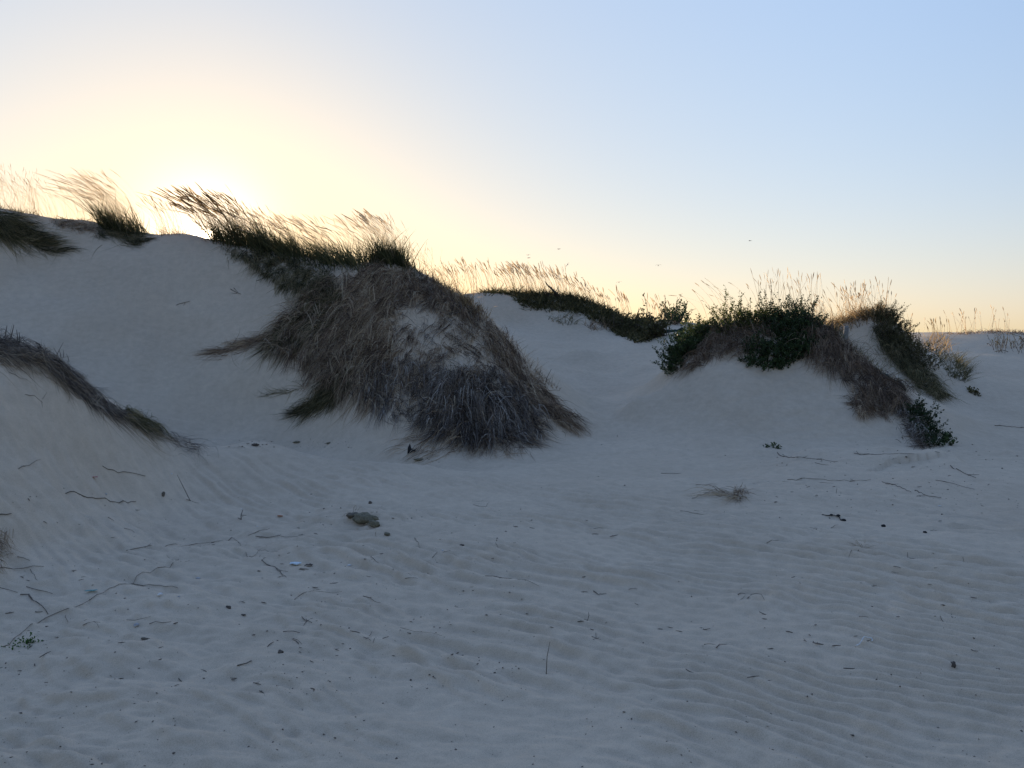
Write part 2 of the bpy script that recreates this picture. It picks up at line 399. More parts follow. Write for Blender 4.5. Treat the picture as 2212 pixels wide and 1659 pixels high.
# ------------------------------------------------------------------ strands
class Acc:
    """collects pieces that end up as ONE mesh (one part, or one thing)"""
    def __init__(s): s.V = []; s.Q = []; s.T = []; s.c = []; s.n = 0
    def add(s, V, q=None, t=None, tint=.5):
        V = np.asarray(V, float).reshape(-1, 3)
        if q is not None and len(q): s.Q.append(np.asarray(q) + s.n)
        if t is not None and len(t): s.T.append(np.asarray(t) + s.n)
        s.V.append(V); s.c.append(np.broadcast_to(np.asarray(tint, float), (len(V),)) if np.ndim(tint) == 0 else np.asarray(tint, float).ravel()); s.n += len(V)
    def build(s, name, mat, parent=None, smooth=False):
        return mesh_obj(name, np.vstack(s.V), np.vstack(s.Q) if s.Q else None, np.vstack(s.T) if s.T else None, mat, parent, np.concatenate(s.c), smooth)
def norm(v): return v / np.maximum(np.linalg.norm(v, axis=-1, keepdims=True), 1e-9)
def ribbons(acc, P, w, tint, prof=None, side=None):
    """P: (n, s, 3) polylines -> flat tapering blades"""
    n, s, _ = P.shape
    t = np.linspace(0, 1, s)
    if prof is None: prof = np.maximum(1 - t ** 1.6, .06)
    tan = norm(P[:, -1] - P[:, 0])
    if side is None: side = rng.normal(size=(n, 3))
    sd = norm(np.cross(tan, side))
    off = sd[:, None] * (np.asarray(w)[:, None, None] * prof[None, :, None] * .5)
    V = np.stack([P - off, P + off], 2).reshape(-1, 3)
    b = (np.arange(n) * s * 2)[:, None] + (np.arange(s - 1) * 2)[None]
    q = np.stack([b, b + 1, b + 3, b + 2], -1).reshape(-1, 4)
    tt = np.repeat(np.asarray(tint), s * 2)
    acc.add(V, q, None, tt)
def curved(root, d, L, bend, s=5, wig=0.0):
    t = np.linspace(0, 1, s)[None, :, None]
    P = root[:, None] + d[:, None] * (L[:, None, None] * t) + bend[:, None] * (L[:, None, None] * t ** 2.1)
    if wig: P = P + rng.normal(size=P.shape) * wig * L[:, None, None] * t
    return P
def tube(acc, P, r, k=5, tint=.5, cap=True):
    """round tapering stem along points P with radii r"""
    P = np.asarray(P, float); n = len(P); r = np.broadcast_to(r, (n,))
    tan = norm(np.gradient(P, axis=0)); ref = np.array([.31, .2, .93]); ref = np.where(np.abs(tan @ ref)[:, None] > .95, np.array([[1, .1, 0.]]), ref[None])
    u = norm(np.cross(tan, ref)); v = np.cross(tan, u)
    a = np.arange(k) / k * 2 * np.pi
    V = P[:, None] + r[:, None, None] * (np.cos(a)[None, :, None] * u[:, None] + np.sin(a)[None, :, None] * v[:, None])
    i = np.arange(n - 1)[:, None] * k; j = np.arange(k)[None]
    q = np.stack([i + j, i + (j + 1) % k, i + k + (j + 1) % k, i + k + j], -1).reshape(-1, 4)
    V = V.reshape(-1, 3); t = None
    if cap:
        V = np.vstack([V, P[0], P[-1]]); jj = np.arange(k)
        t = np.vstack([np.stack([(jj + 1) % k, jj, np.full(k, n * k)], -1), np.stack([(n - 1) * k + jj, (n - 1) * k + (jj + 1) % k, np.full(k, n * k + 1)], -1)])
    acc.add(V, q, t, tint)
def in_poly(px, py, poly):
    poly = np.asarray(poly, float); c = np.zeros(len(px), bool); j = len(poly) - 1
    for i in range(len(poly)):
        xi, yi = poly[i]; xj, yj = poly[j]
        m = ((yi > py) != (yj > py)) & (px < (xj - xi) * (py - yi) / (yj - yi + 1e-9) + xi)
        c ^= m; j = i
    return c
def sample_poly(poly, n):
    poly = np.asarray(poly, float); lo, hi = poly.min(0), poly.max(0); out = np.zeros((0, 2))
    while len(out) < n:
        p = lo + rng.random((n * 2, 2)) * (hi - lo); out = np.vstack([out, p[in_poly(p[:, 0], p[:, 1], poly)]])
    return out[:n]
def roots_in(poly, n, y0=1.5, keep=None, jit=0.0, stray=0.0):
    p = sample_poly(poly, n)
    if stray: p = p + rng.normal(size=p.shape) * stray * (rng.random(n) < .3)[:, None]
    if keep is not None: p = p[keep(p[:, 0], p[:, 1])]
    w = cast(p[:, 0], p[:, 1], y0); m = ~np.isnan(w[:, 0]); p, w = p[m], w[m]
    if jit:
        w[:, :2] += rng.normal(size=(len(w), 2)) * jit; w[:, 2] = H(w[:, 0], w[:, 1])
    return p, w
def silh(px, ymin, ymax, y0, far=99.0):
    """the sand skyline over these columns of the survey"""
    px = np.asarray(px, float); ys = np.arange(ymin, ymax, 2.0); out = np.full(len(px), np.nan)
    for i, x in enumerate(px):
        c_ = cast(np.full(len(ys), x), ys, y0); h = ~np.isnan(c_[:, 0]) & (np.nan_to_num(c_[:, 1], nan=1e3) < far)
        if h.any(): out[i] = ys[h.argmax()]
    return out
def crest_roots(x0, x1, n, ymin, ymax, y0, spread=8, back=0.25, far=None):
    if far is None: far = 9.2 if y0 < 6 else 15.0 if y0 < 12.4 else 19.6 if y0 < 17 else 99
    xs = np.linspace(x0, x1, 14); sy = silh(xs, ymin, ymax, y0, far)
    ok = ~np.isnan(sy); px = rng.uniform(x0, x1, n); py = np.interp(px, xs[ok], sy[ok]) + 1 + rng.random(n) ** 1.5 * spread
    w = cast(px, py, y0); w = w[~np.isnan(w[:, 0])]; w = w[w[:, 1] < far]
    w[:, :2] += np.stack([rng.normal(size=len(w)) * .05, np.abs(rng.normal(size=len(w))) * back], -1)
    w[:, 2] = H(w[:, 0], w[:, 1]); return w

# ------------------------------------------------------------------ grass
def thatch(acc, poly, n, arrows, L=(.3, .6), w=(.004, .008), lift=.05, spread=.45, keep=None, tint=(0, 1), y0=1.5, segs=6, tpow=1.3, per=14, stray=8.0, loose=.16):
    """dead blades lying over the sand in hanging locks, combed along a few given directions"""
    p, r = roots_in(poly, n, y0, keep, 0, stray)
    n = len(r); m = max(1, n // per); ci = rng.integers(0, n, m)
    lock = np.empty(n, int)
    for k in range(0, n, 2000):
        lock[k:k + 2000] = ((r[k:k + 2000, None, :2] - r[ci][None, :, :2]) ** 2).sum(-1).argmin(1)
    A = np.asarray(arrows, float); pc = p[ci]
    d2 = ((pc[:, None] - A[None, :, :2]) ** 2).sum(-1) + 60.0
    wt = 1 / d2 ** 1.2; dr = norm((wt[:, :, None] * norm(A[:, 2:4])[None]).sum(1))
    q = cast(pc[:, 0] + dr[:, 0] * 5, pc[:, 1] + dr[:, 1] * 5, y0); dv = (q - r[ci])[:, :2]
    bad = np.isnan(dv[:, 0]) | (np.hypot(dv[:, 0], dv[:, 1]) > .6)
    dv[bad] = np.stack([dr[bad, 0], -dr[bad, 1] * .5], -1)
    la = np.arctan2(dv[:, 1], dv[:, 0]) + rng.normal(size=m) * spread
    ang = la[lock] + rng.normal(size=n) * loose
    odd = rng.random(n) < .22; ang[odd] += rng.normal(size=odd.sum()) * 1.0
    ln = rng.uniform(*L, m)[lock] * (.6 + .6 * rng.random(n))
    turn = (rng.normal(size=m) * .8)[lock] + rng.normal(size=n) * .25
    conv = (rng.uniform(-.1, .75, m))[lock]; off = r[:, :2] - r[ci][lock][:, :2]
    far_ = np.hypot(off[:, 0], off[:, 1]); conv = conv * np.clip(.25 / np.maximum(far_, .02), 0, 1)
    P = np.empty((n, segs, 3)); pos = r[:, :2].copy(); h = rng.random(n) * .02
    hl = lift * ((.2 + rng.random(m) ** 1.5 * 1.6)[lock]) * (.4 + .8 * rng.random(n))
    st = ln / (segs - 1)
    for k in range(segs):
        t = k / (segs - 1)
        xy_ = pos - off * (conv * t)[:, None]
        P[:, k, :2] = xy_; P[:, k, 2] = H(xy_[:, 0], xy_[:, 1]) + h + hl * math.sin(min(t * 1.25, 1) * math.pi * .85)
        gx, gy = grad(pos[:, 0], pos[:, 1])
        a = ang + turn * (t - .3)
        sl = gx * np.cos(a) + gy * np.sin(a)
        s_ = st / np.sqrt(1 + sl ** 2)
        pos = pos + np.stack([np.cos(a) * s_, np.sin(a) * s_], -1)
    tt = tint[0] + (tint[1] - tint[0]) * rng.random(n) ** tpow
    tt = np.clip(tt + (.2 * rng.normal(size=m))[lock] + .15 * vn(p[:, 0] / 40, p[:, 1] / 40, 66), 0, 1)
    ribbons(acc, P, rng.uniform(*w, n), tt)
WIND = np.array([-1.0, -.12, 0])
def stalks(acc, r, hgt, lean, head=.22, hw=.014, sw=.0034, fan=.12, tint=(.2, 1), droop=.25):
    """flowering stems that lean with the wind and carry a narrow plume"""
    n = len(r); L = rng.uniform(*hgt, n)
    lean = np.asarray(lean) * .55
    l = np.asarray(lean if np.ndim(lean) else [lean] * n, float) + rng.normal(size=n) * .09
    d = norm(np.stack([rng.normal(size=n) * fan - l * .35, rng.normal(size=n) * fan, np.ones(n)], -1))
    bend = WIND[None] * (l * (.8 + .6 * rng.random(n)))[:, None]; bend[:, 2] = -droop * np.abs(l) * 1.3
    wd = rng.uniform(.75, 1.3, n) * sw; tt = tint[0] + (tint[1] - tint[0]) * rng.random(n)
    def pts(t): t = t[None, :, None]; return r[:, None] + d[:, None] * (L[:, None, None] * t) + bend[:, None] * (L[:, None, None] * t ** 2.1)
    P = pts(np.linspace(0, 1, 9)); prof = 1.0 - .4 * np.linspace(0, 1, 9)
    ribbons(acc, P, wd, tt, prof); ribbons(acc, P + 1e-4, wd, tt, prof)
    hacc = Acc(); t = np.linspace(0, 1, 6); PH = pts(1 - head + head * t); ph = np.sin(np.clip(t, .1, .96) * math.pi) ** .7
    hw_ = hw * rng.uniform(.6, 1.25, n)
    ribbons(hacc, PH, hw_, np.clip(tt + .05, 0, 1), ph); ribbons(hacc, PH + 2e-4, hw_, np.clip(tt - .08, 0, 1), ph)
    return hacc
def leaves(acc, r, hgt, lean, w=(.006, .011), fan=.35, tint=(0, 1), droop=.5, tpow=1.0, segs=5):
    n = len(r); lean = lean * .6; L = rng.uniform(*hgt, n) * (.6 + .6 * rng.random(n)) * np.clip(.85 + .7 * vn(r[:, 0] * 4.5, r[:, 1] * 4.5, 83), .4, 1.45)
    d = norm(np.stack([rng.normal(size=n) * fan - lean * .5, rng.normal(size=n) * fan, np.full(n, .9)], -1))
    out = d.copy(); out[:, 2] = 0
    bend = WIND[None] * lean * .7 + out * .35; bend[:, 2] = -droop * (.15 + .6 * rng.random(n))
    P = curved(r - [0, 0, .02], d, L, bend, segs)
    P[..., 2] = np.maximum(P[..., 2], H(P[..., 0], P[..., 1]) - .01)
    ribbons(acc, P, rng.uniform(*w, n), tint[0] + (tint[1] - tint[0]) * rng.random(n) ** tpow)
def clump(label, cat, group, roots_leaf=None, roots_stalk=None, leaf=None, stalk=None, lmat=None, smat=None, drape=None, dmat=None, name='grass_clump'):
    rr = roots_leaf if roots_leaf is not None else roots_stalk
    base = rr.mean(0); base[2] = float(H(base[0], base[1]))
    e = empty(name, base, label, cat, group)
    if roots_leaf is not None:
        a = Acc(); leaves(a, roots_leaf, **leaf); a.build('leaves', lmat or M_REED, e)
    if roots_stalk is not None:
        a = Acc(); hd = stalks(a, roots_stalk, **stalk); so = a.build('flower_sprays', smat or M_PLUME, e); hd.build('seed_head_sprays', smat or M_PLUME, so)
    if drape is not None:
        a = Acc(); thatch(a, **drape); a.build('hanging_leaves', dmat or M_OLIVE, e)
    return e

# ------------------------------------------------------------------ shrubs
def leaf_quads(acc, c, d, size, tint):
    """pointed oval leaves folded a little along the midrib: c base points, d directions"""
    n = len(c); sd = norm(np.cross(d, rng.normal(size=(n, 3)))); nn = np.cross(d, sd)
    s = size[:, None]
    tip = c + d * s; a = c + d * s * .5 + sd * s * .3 + nn * s * .08; b = c + d * s * .5 - sd * s * .3 + nn * s * .08
    V = np.stack([c, a, tip, b], 1).reshape(-1, 3); i = np.arange(n) * 4
    acc.add(V, None, np.vstack([np.stack([i, i + 1, i + 2], -1), np.stack([i, i + 2, i + 3], -1)]), np.repeat(tint, 4))
def shrub(label, cat, group, r, hgt=(.25, .45), leaf=(.03, .05), per=26, lean=0.15, spread=.6, mat=None, name='shrub', tint=(0, 1), stem_r=.004, clumpy=.5, base=.15, slope=.35):
    base_p = r.mean(0).copy(); base_p[2] = float(H(base_p[0], base_p[1]))
    e = empty(name, base_p, label, cat, group)
    n = len(r); gx, gy = grad(r[:, 0], r[:, 1])
    nv = np.stack([-gx, -gy, np.ones(n)], -1); nv = norm(nv)
    d = norm(nv * slope + np.array([-lean, 0, 1 - slope]) + rng.normal(size=(n, 3)) * spread * .5)
    patch = np.clip(.75 + clumpy * vn(r[:, 0] * 3.1, r[:, 1] * 3.1 + r[:, 2] * 2, 71), .35, 1.4)
    L = rng.uniform(*hgt, n) * patch
    bend = rng.normal(size=(n, 3)) * .25
    P = curved(r - [0, 0, .03], d, L, bend, 5)
    sa = Acc(); fa = Acc()
    for k in range(n): tube(sa, P[k], np.linspace(stem_r, stem_r * .35, 5) * (0.7 + .7 * rng.random()), 4, .5, False)
    m = np.maximum(4, (per * (.6 + .8 * rng.random(n))).astype(int)); idx = np.repeat(np.arange(n), m)
    t = base + (1.02 - base) * rng.random(len(idx)) ** .65; k = np.clip((t * 4).astype(int), 0, 3); f = (t * 4 - k)[:, None]
    c = P[idx, k] * (1 - f) + P[idx, k + 1] * f + rng.normal(size=(len(idx), 3)) * .012
    dd = norm(norm(P[idx, k + 1] - P[idx, k]) * .55 + rng.normal(size=(len(idx), 3)) * .75)
    st = rng.random(n)
    tt = np.clip(tint[0] + (tint[1] - tint[0]) * (.45 * st[idx] + .55 * rng.random(len(idx))), 0, 1)
    leaf_quads(fa, c, dd, rng.uniform(*leaf, len(idx)), tt)
    sa.build('stems', M_STEM, e); fa.build('foliage', mat or M_LEAF, e); return e

# ------------------------------------------------------------------ grass along the left dune crest
G_CREST = 'grass clumps along the left dune crest'
def cr(x0, x1, n, sp=8, back=.25, ymin=430, ymax=640, y0=12.5): return crest_roots(x0, x1, n, ymin, ymax, y0, sp, back)
clump('olive grass trailing down the slope at the left end of the dune crest', 'grass clump', G_CREST,
      cr(-30, 70, 120), cr(-30, 70, 60), dict(hgt=(.15, .4), lean=.3, tint=(0, .8)), dict(hgt=(.6, 1.0), lean=.25, head=.12, hw=.008, fan=.22), M_OLIVE, M_PLUME,
      dict(poly=[(-40,455),(25,460),(60,482),(100,515),(140,548),(95,545),(60,530),(10,520),(-40,505)], n=1500, arrows=[(0,470,1,.4),(60,500,1,.65),(110,535,1,.35)], L=(.3,.7), w=(.005,.009), y0=12.5, spread=.25), M_OLIVE)
clump('sparse wispy stalks left of the leaning clump, bowed over low creeping leaves', 'grass clump', G_CREST,
      cr(105, 205, 200, 6), cr(50, 200, 95), dict(hgt=(.06, .2), lean=.2, fan=.8), dict(hgt=(.6, .95), lean=.55, head=.15, hw=.007, fan=.16, droop=.4), M_HEATH, M_PLUME,
      dict(poly=[(105,478),(150,476),(200,484),(206,500),(170,498),(130,494)], n=500, arrows=[(150,480,1,.3)], L=(.1,.3), y0=12.5), M_BROWN)
clump('dense dark clump with long stalks bent far over to the left', 'grass clump', G_CREST,
      np.vstack([cr(212, 262, 330, 12), cr(255, 300, 160, 14)]), cr(222, 300, 150, 10), dict(hgt=(.4, .95), lean=.5, w=(.009, .018), fan=.25, droop=.5, tint=(0, .8)),
      dict(hgt=(.9, 1.55), lean=.85, head=.16, hw=.012, fan=.12, droop=.35), M_REED, M_PLUME,
      dict(poly=[(205,492),(250,474),(300,498),(325,524),(275,524),(236,508),(215,512)], n=1100, arrows=[(240,490,.6,.6),(290,515,1,.4)], L=(.2,.6), y0=12.5, w=(.005,.01)), M_OLIVE)
clump('small thin clump standing alone on the bare sand hump left of the sun', 'grass clump', G_CREST,
      cr(340, 395, 70, 5), cr(335, 400, 60, 5), dict(hgt=(.15, .45), lean=.3), dict(hgt=(.55, .9), lean=.5, head=.18, hw=.01, fan=.1), M_GOLD, M_GOLD)
clump('tall clump right beside the sun, golden plumes swept to the left', 'grass clump', G_CREST,
      np.vstack([cr(452, 520, 300, 10), cr(505, 575, 420, 14)]), cr(430, 560, 200, 10), dict(hgt=(.5, 1.1), lean=.55, w=(.008, .016), fan=.2, tint=(0, .8)),
      dict(hgt=(.8, 1.35), lean=.72, head=.2, hw=.02, sw=.005, fan=.1, droop=.3), M_REED, M_GOLD)
clump('wide green clump between the sun and the central mound', 'grass clump', G_CREST,
      np.vstack([cr(555, 640, 650, 26), cr(625, 785, 900, 26)]), cr(550, 735, 190, 12), dict(hgt=(.35, .85), lean=.5, w=(.008, .016), fan=.26, tint=(0, .9)),
      dict(hgt=(.6, 1.05), lean=.75, head=.2, hw=.014, fan=.1, droop=.3), M_REED, M_PLUME,
      dict(poly=[(470,530),(560,545),(720,588),(745,640),(690,645),(610,625),(555,585),(500,548)], n=2600, arrows=[(500,540,.3,1),(600,590,-.2,1),(700,610,-.5,.9)], L=(.2,.5), w=(.006,.011), y0=12.5, lift=.09), M_OLIVE)
clump('tall plumed clump crowning the central grassy mound', 'grass clump', G_CREST,
      np.vstack([crest_roots(775, 895, 380, 520, 640, 12, 26, .2), crest_roots(800, 868, 560, 520, 640, 12, 20, .2)]), np.vstack([crest_roots(770, 865, 90, 520, 640, 12, 12, .2), crest_roots(830, 890, 40, 520, 640, 12, 12, .2)]),
      dict(hgt=(.3, .72), lean=.2, w=(.008, .016), fan=.28, tint=(0, .8)), dict(hgt=(.7, 1.05), lean=.6, head=.2, hw=.013, fan=.13, droop=.35), M_REED, M_PLUME)
clump('few fine curved stalks on the right shoulder of the central mound', 'grass clump', G_CREST,
      None, crest_roots(900, 950, 24, 540, 700, 12, 10, .2), None, dict(hgt=(.4, .75), lean=.3, head=.12, hw=.007, fan=.25, droop=.5), None, M_GOLD)
clump('sunlit golden brush on the right edge of the central mound', 'grass clump', G_CREST,
      np.vstack([crest_roots(935, 990, 350, 560, 720, 12, 26, .15), crest_roots(980, 1045, 420, 560, 720, 12, 30, .15)]), crest_roots(950, 1040, 30, 560, 720, 12, 20, .2),
      dict(hgt=(.15, .38), lean=.1, w=(.006, .011), fan=.4), dict(hgt=(.35, .6), lean=.15, head=.12, hw=.008, fan=.2), M_GOLD, M_GOLD)

# ------------------------------------------------------------------ dead grass over the central mound
def holes(*hs):
    def f(x, y):
        k = np.ones(len(x), bool)
        n = vn(x / 12, y / 7, 77) * 1.1 + .5 * vn(x / 5, y / 4, 87)
        for (hx, hy, a, b) in hs: k &= ((x - hx) / a) ** 2 + ((y - hy) / b) ** 2 > 1 + n
        return k & (vn(x / 16, y / 9, 78) > -.62 + .34 * ss(640, 700, y) * ss(760, 860, x))
    return f
AR = [(870,590,-.5,.6),(790,600,-1,.35),(700,640,-1,.6),(620,690,-1,.7),(545,745,-1,.35),(700,720,-.8,.7),(640,760,-.2,.9),(760,760,-.55,.9),(690,830,-.8,.9),(720,860,-.5,1),
      (800,840,-.15,1),(830,740,-.6,.7),(900,780,-.2,1),(960,660,-.4,.8),(1030,720,.35,.9),(1080,790,.5,1),(1000,740,.0,1),(850,880,.1,1),(930,850,0,1),(1120,850,.55,.9)]
MAT_L = [(830,565),(885,588),(868,640),(850,700),(855,760),(835,830),(810,880),(740,850),(705,835),(668,802),(625,775),(575,755),(595,715),(640,660),(720,605),(770,595)]
MAT_R = [(880,588),(960,628),(1035,680),(1075,735),(1112,800),(1060,825),(985,800),(940,830),(885,890),(825,860),(850,760),(845,700),(862,640)]
e = empty('dead_grass_mat', place(830, 720), 'big tangled mat of dead brown grass draped over the central mound', 'dead grass')
a = Acc(); thatch(a, MAT_L, 5600, AR, L=(.22, .55), w=(.006, .012), lift=.10, spread=.5, y0=10.5, tint=(0, 1), tpow=1.7); a.build('flattened_leaves', M_BROWN, e)
a = Acc(); thatch(a, MAT_R, 3600, AR, L=(.14, .36), w=(.006, .012), lift=.07, spread=.55, per=18, keep=holes((905,684,40,22),(985,785,38,20),(875,855,22,16),(1010,655,22,12),(930,735,24,14)), y0=10.5, tint=(.05, 1), tpow=1.4); a.build('sparse_leaves', M_BROWN, e)
a = Acc(); thatch(a, [(872,582),(960,626),(1038,680),(1012,694),(950,662),(870,628)], 1500, AR, L=(.14, .36), w=(.006, .012), lift=.1, spread=.5, y0=10.5, tint=(0, .85)); sh = crest_roots(880, 1040, 420, 560, 720, 12, 16, .1); leaves(a, sh, (.1, .26), .1, (.006, .011), .5, (0, .8), .4); a.build('shoulder_leaves', M_BROWN, e)
a = Acc(); thatch(a, MAT_R, 500, AR, L=(.2, .45), w=(.005, .010), lift=.09, spread=.8, per=6, y0=10.5, tint=(.2, 1)); a.build('grey_leaves', M_GREY, e)
a = Acc(); thatch(a, MAT_L, 1500, AR, L=(.3, .75), w=(.006, .011), lift=.15, spread=.8, y0=10.5, tint=(.3, 1), per=5); a.build('straw_leaves', M_STRAW, e)
a = Acc(); thatch(a, [(565,752),(585,725),(625,690),(660,650),(710,612),(760,640),(720,700),(660,740),(620,760)], 1900, AR, L=(.25, .55), w=(.005, .010), lift=.07, spread=.25, y0=10.5); a.build('olive_leaves', M_OLIVE, e)
tag(e, group='dead grass mats on the dunes')
GM = 'dead grass mats on the dunes'
e = empty('dead_grass_mat', place(1050, 880), 'blue grey dead grass clump fanned out at the foot of the central mound', 'dead grass', GM)
LOW = [(960,805),(1010,800),(1080,815),(1140,850),(1165,900),(1160,945),(1100,950),(1010,955),(950,935),(910,915),(930,870)]
ARL = [(960,850,-.3,1),(930,910,-.7,.7),(1000,930,-.1,1),(1060,880,.15,1),(1130,890,.3,1),(1150,940,.5,.7)]
a = Acc(); thatch(a, LOW, 3600, ARL, L=(.25, .6), w=(.006, .012), lift=.12, spread=.4, y0=10, tint=(0, .9), tpow=1.8); a.build('flattened_leaves', M_GREY, e)
a = Acc(); thatch(a, LOW, 700, ARL, L=(.3, .6), w=(.006, .012), lift=.13, spread=.5, y0=10, tint=(.1, 1)); a.build('brown_leaves', M_BROWN, e)
a = Acc(); thatch(a, [(940,800),(1010,790),(1060,830),(1090,900),(1000,900),(950,860)], 420, [(980,800,-.3,1),(960,860,-.7,.8),(1040,850,.5,.9)], L=(.35, .7), w=(.006, .010), lift=.16, spread=.45, y0=10, tint=(.6, 1)); a.build('bleached_leaves', M_GREY, e)
e = empty('dead_grass_mat', place(870, 850), 'grey dead grass hanging in front of the mound above the bare sand gap', 'dead grass', GM)
a = Acc(); thatch(a, [(800,770),(900,780),(960,790),(955,830),(920,870),(880,905),(840,905),(790,870),(770,820)], 1500, keep=holes((880,870,22,16),(940,800,16,10)), arrows=[(850,800,-.1,1),(930,810,0,1),(860,880,.2,1)], L=(.25, .55), w=(.005, .009), lift=.08, spread=.3, y0=10.5, tint=(.1, 1), tpow=1.6); a.build('flattened_leaves', M_GREY, e)
e = empty('dead_grass_mat', place(1180, 870), 'narrow ragged strip of dry grass running down the right edge of the mound', 'dead grass', GM)
RS = [(1045,680),(1090,728),(1130,785),(1165,835),(1198,870),(1232,905),(1250,928),(1215,925),(1165,890),(1120,850),(1085,800),(1050,740)]
a = Acc(); thatch(a, RS, 2300, [(1060,730,.4,1),(1110,810,.55,1),(1190,885,.9,.75)], L=(.25, .55), w=(.005, .010), lift=.12, spread=.3, y0=10.5); a.build('flattened_leaves', M_BROWN, e)
a = Acc(); lf = crest_roots(1050, 1200, 260, 680, 930, 10.5, 10, .05, 13.25); leaves(a, lf, (.12, .32), -.3, (.005, .009), .35, (0, .9), .4); a.build('stubble_leaves', M_BROWN, e)
e = empty('dead_grass_mat', place(690, 870), 'curved olive tongue of grass sweeping left onto bare sand', 'dead grass', GM)
a = Acc(); thatch(a, [(770,800),(745,850),(700,878),(660,892),(625,896),(655,880),(690,850),(705,815),(735,790)], 1300, [(750,815,-.35,1),(705,850,-.8,.8),(650,885,-1,.3)], L=(.3, .6), w=(.004, .008), lift=.04, spread=.14, y0=10.5, tint=(0, .9)); a.build('flattened_leaves', M_OLIVE, e)
e = empty('dead_grass_mat', place(500, 755), 'thin pointed wisp of dry grass lying left of the big mat', 'dead grass', GM)
a = Acc(); thatch(a, [(610,732),(550,742),(530,752),(480,762),(440,768),(480,756),(520,744),(590,722)], 420, [(500,755,-1,.25)], L=(.3, .6), w=(.004, .008), lift=.03, spread=.1, y0=10.5, tint=(.1, .9)); a.build('flattened_leaves', M_BROWN, e)
e = empty('dead_grass_mat', place(620, 850), 'faint arc of loose grass blades half buried in the slope below the big mat', 'dead grass', GM)
a = Acc(); thatch(a, [(680,825),(640,838),(600,848),(555,856),(600,852),(650,846)], 60, [(640,845,-1,.15)], L=(.3, .6), w=(.004, .006), lift=.02, spread=.15, y0=10.5, tint=(.1, .8)); a.build('flattened_leaves', M_OLIVE, e)
e = empty('dead_grass_mat', place(1010, 960), 'thin straggling roots and blades spilling off the foot of the mound', 'dead grass', GM)
a = Acc(); thatch(a, [(850,950),(930,935),(1000,940),(1100,945),(1160,945),(1150,965),(1085,985),(1010,975),(940,985),(860,970)], 330, [(880,955,-1,.35),(960,960,-.9,.4),(1020,965,-.2,.8),(1070,975,.8,.5),(1140,955,.6,.4)], L=(.25, .55), w=(.004, .007), lift=.04, spread=.35, y0=9.6, tint=(.1, 1)); a.build('flattened_leaves', M_BROWN, e)

# near left mound
e = empty('dead_grass_mat', place(150, 820), 'long plaited strip of dead grass draped along the crest of the near left mound', 'dead grass', GM)
NL = [(-60,733),(0,738),(70,752),(135,780),(190,822),(230,868),(290,905),(350,930),(400,950),(436,972),(400,968),(330,938),(262,908),(205,882),(165,850),(120,814),(70,788),(0,772),(-60,770)]
ANL = [(0,745,1,.25),(70,765,1,.4),(140,800,1,.75),(200,850,1,1),(280,900,1,.7),(400,955,1,.6)]
a = Acc(); thatch(a, NL, 3400, ANL, L=(.1, .32), w=(.0025, .006), lift=.04, spread=.4, loose=.28, stray=5, y0=4, keep=lambda x, y: (rng.random(len(x)) > .72 * ss(250, 360, x)) & (vn(x / 22, y / 12, 79) > -.5), tint=(0, .9), tpow=1.6); a.build('flattened_leaves', M_GREY, e)
a = Acc(); thatch(a, [(-60,745),(60,760),(140,800),(200,860),(300,915),(430,970),(330,945),(240,905),(150,850),(60,800),(-60,785)], 420, ANL, L=(.25, .5), w=(.0022, .0045), lift=.06, spread=.5, y0=4, tint=(.2, 1)); a.build('straw_leaves', M_STRAW, e)
a = Acc(); thatch(a, [(275,880),(330,915),(345,930),(300,925),(265,900)], 600, [(300,905,1,.7)], L=(.15, .35), w=(.003, .006), lift=.06, spread=.2, y0=4, tint=(.2, 1)); a.build('green_leaves', M_OLIVE, e)
a = Acc(); thatch(a, [(330,915),(390,940),(440,972),(400,975),(340,945)], 130, ANL, L=(.15, .4), w=(.0022, .0045), lift=.05, spread=.3, y0=4, tint=(0, .8), per=5); a.build('tail_leaves', M_GREY, e)
a = Acc()
for (sx, sy, hh, dx) in ((37,738,.11,.0),(41,738,.09,.1),(132,768,.12,-.5),(137,768,.11,.1),(128,770,.16,-1.0),(100,755,.12,-.6),(150,778,.12,-.7),(8,726,.1,.6),(20,730,.12,.7),(120,765,.2,1.2)):
    b = place(sx, sy + 4, 4); d = np.array([dx * .5, 0, 1.0]); L_ = hh * 1.1
    tube(a, np.stack([b - [0, 0, .02], b + d * L_ * .5 + [.005, 0, 0], b + d * L_]), [.005, .004, .002], 5, .2)
lf = crest_roots(-40, 210, 230, 700, 900, 4, 8, .03); leaves(a, lf, (.06, .18), -.2, (.0025, .005), .5, (0, .8), .4); a.build('stubble_leaves', M_GREY, e)

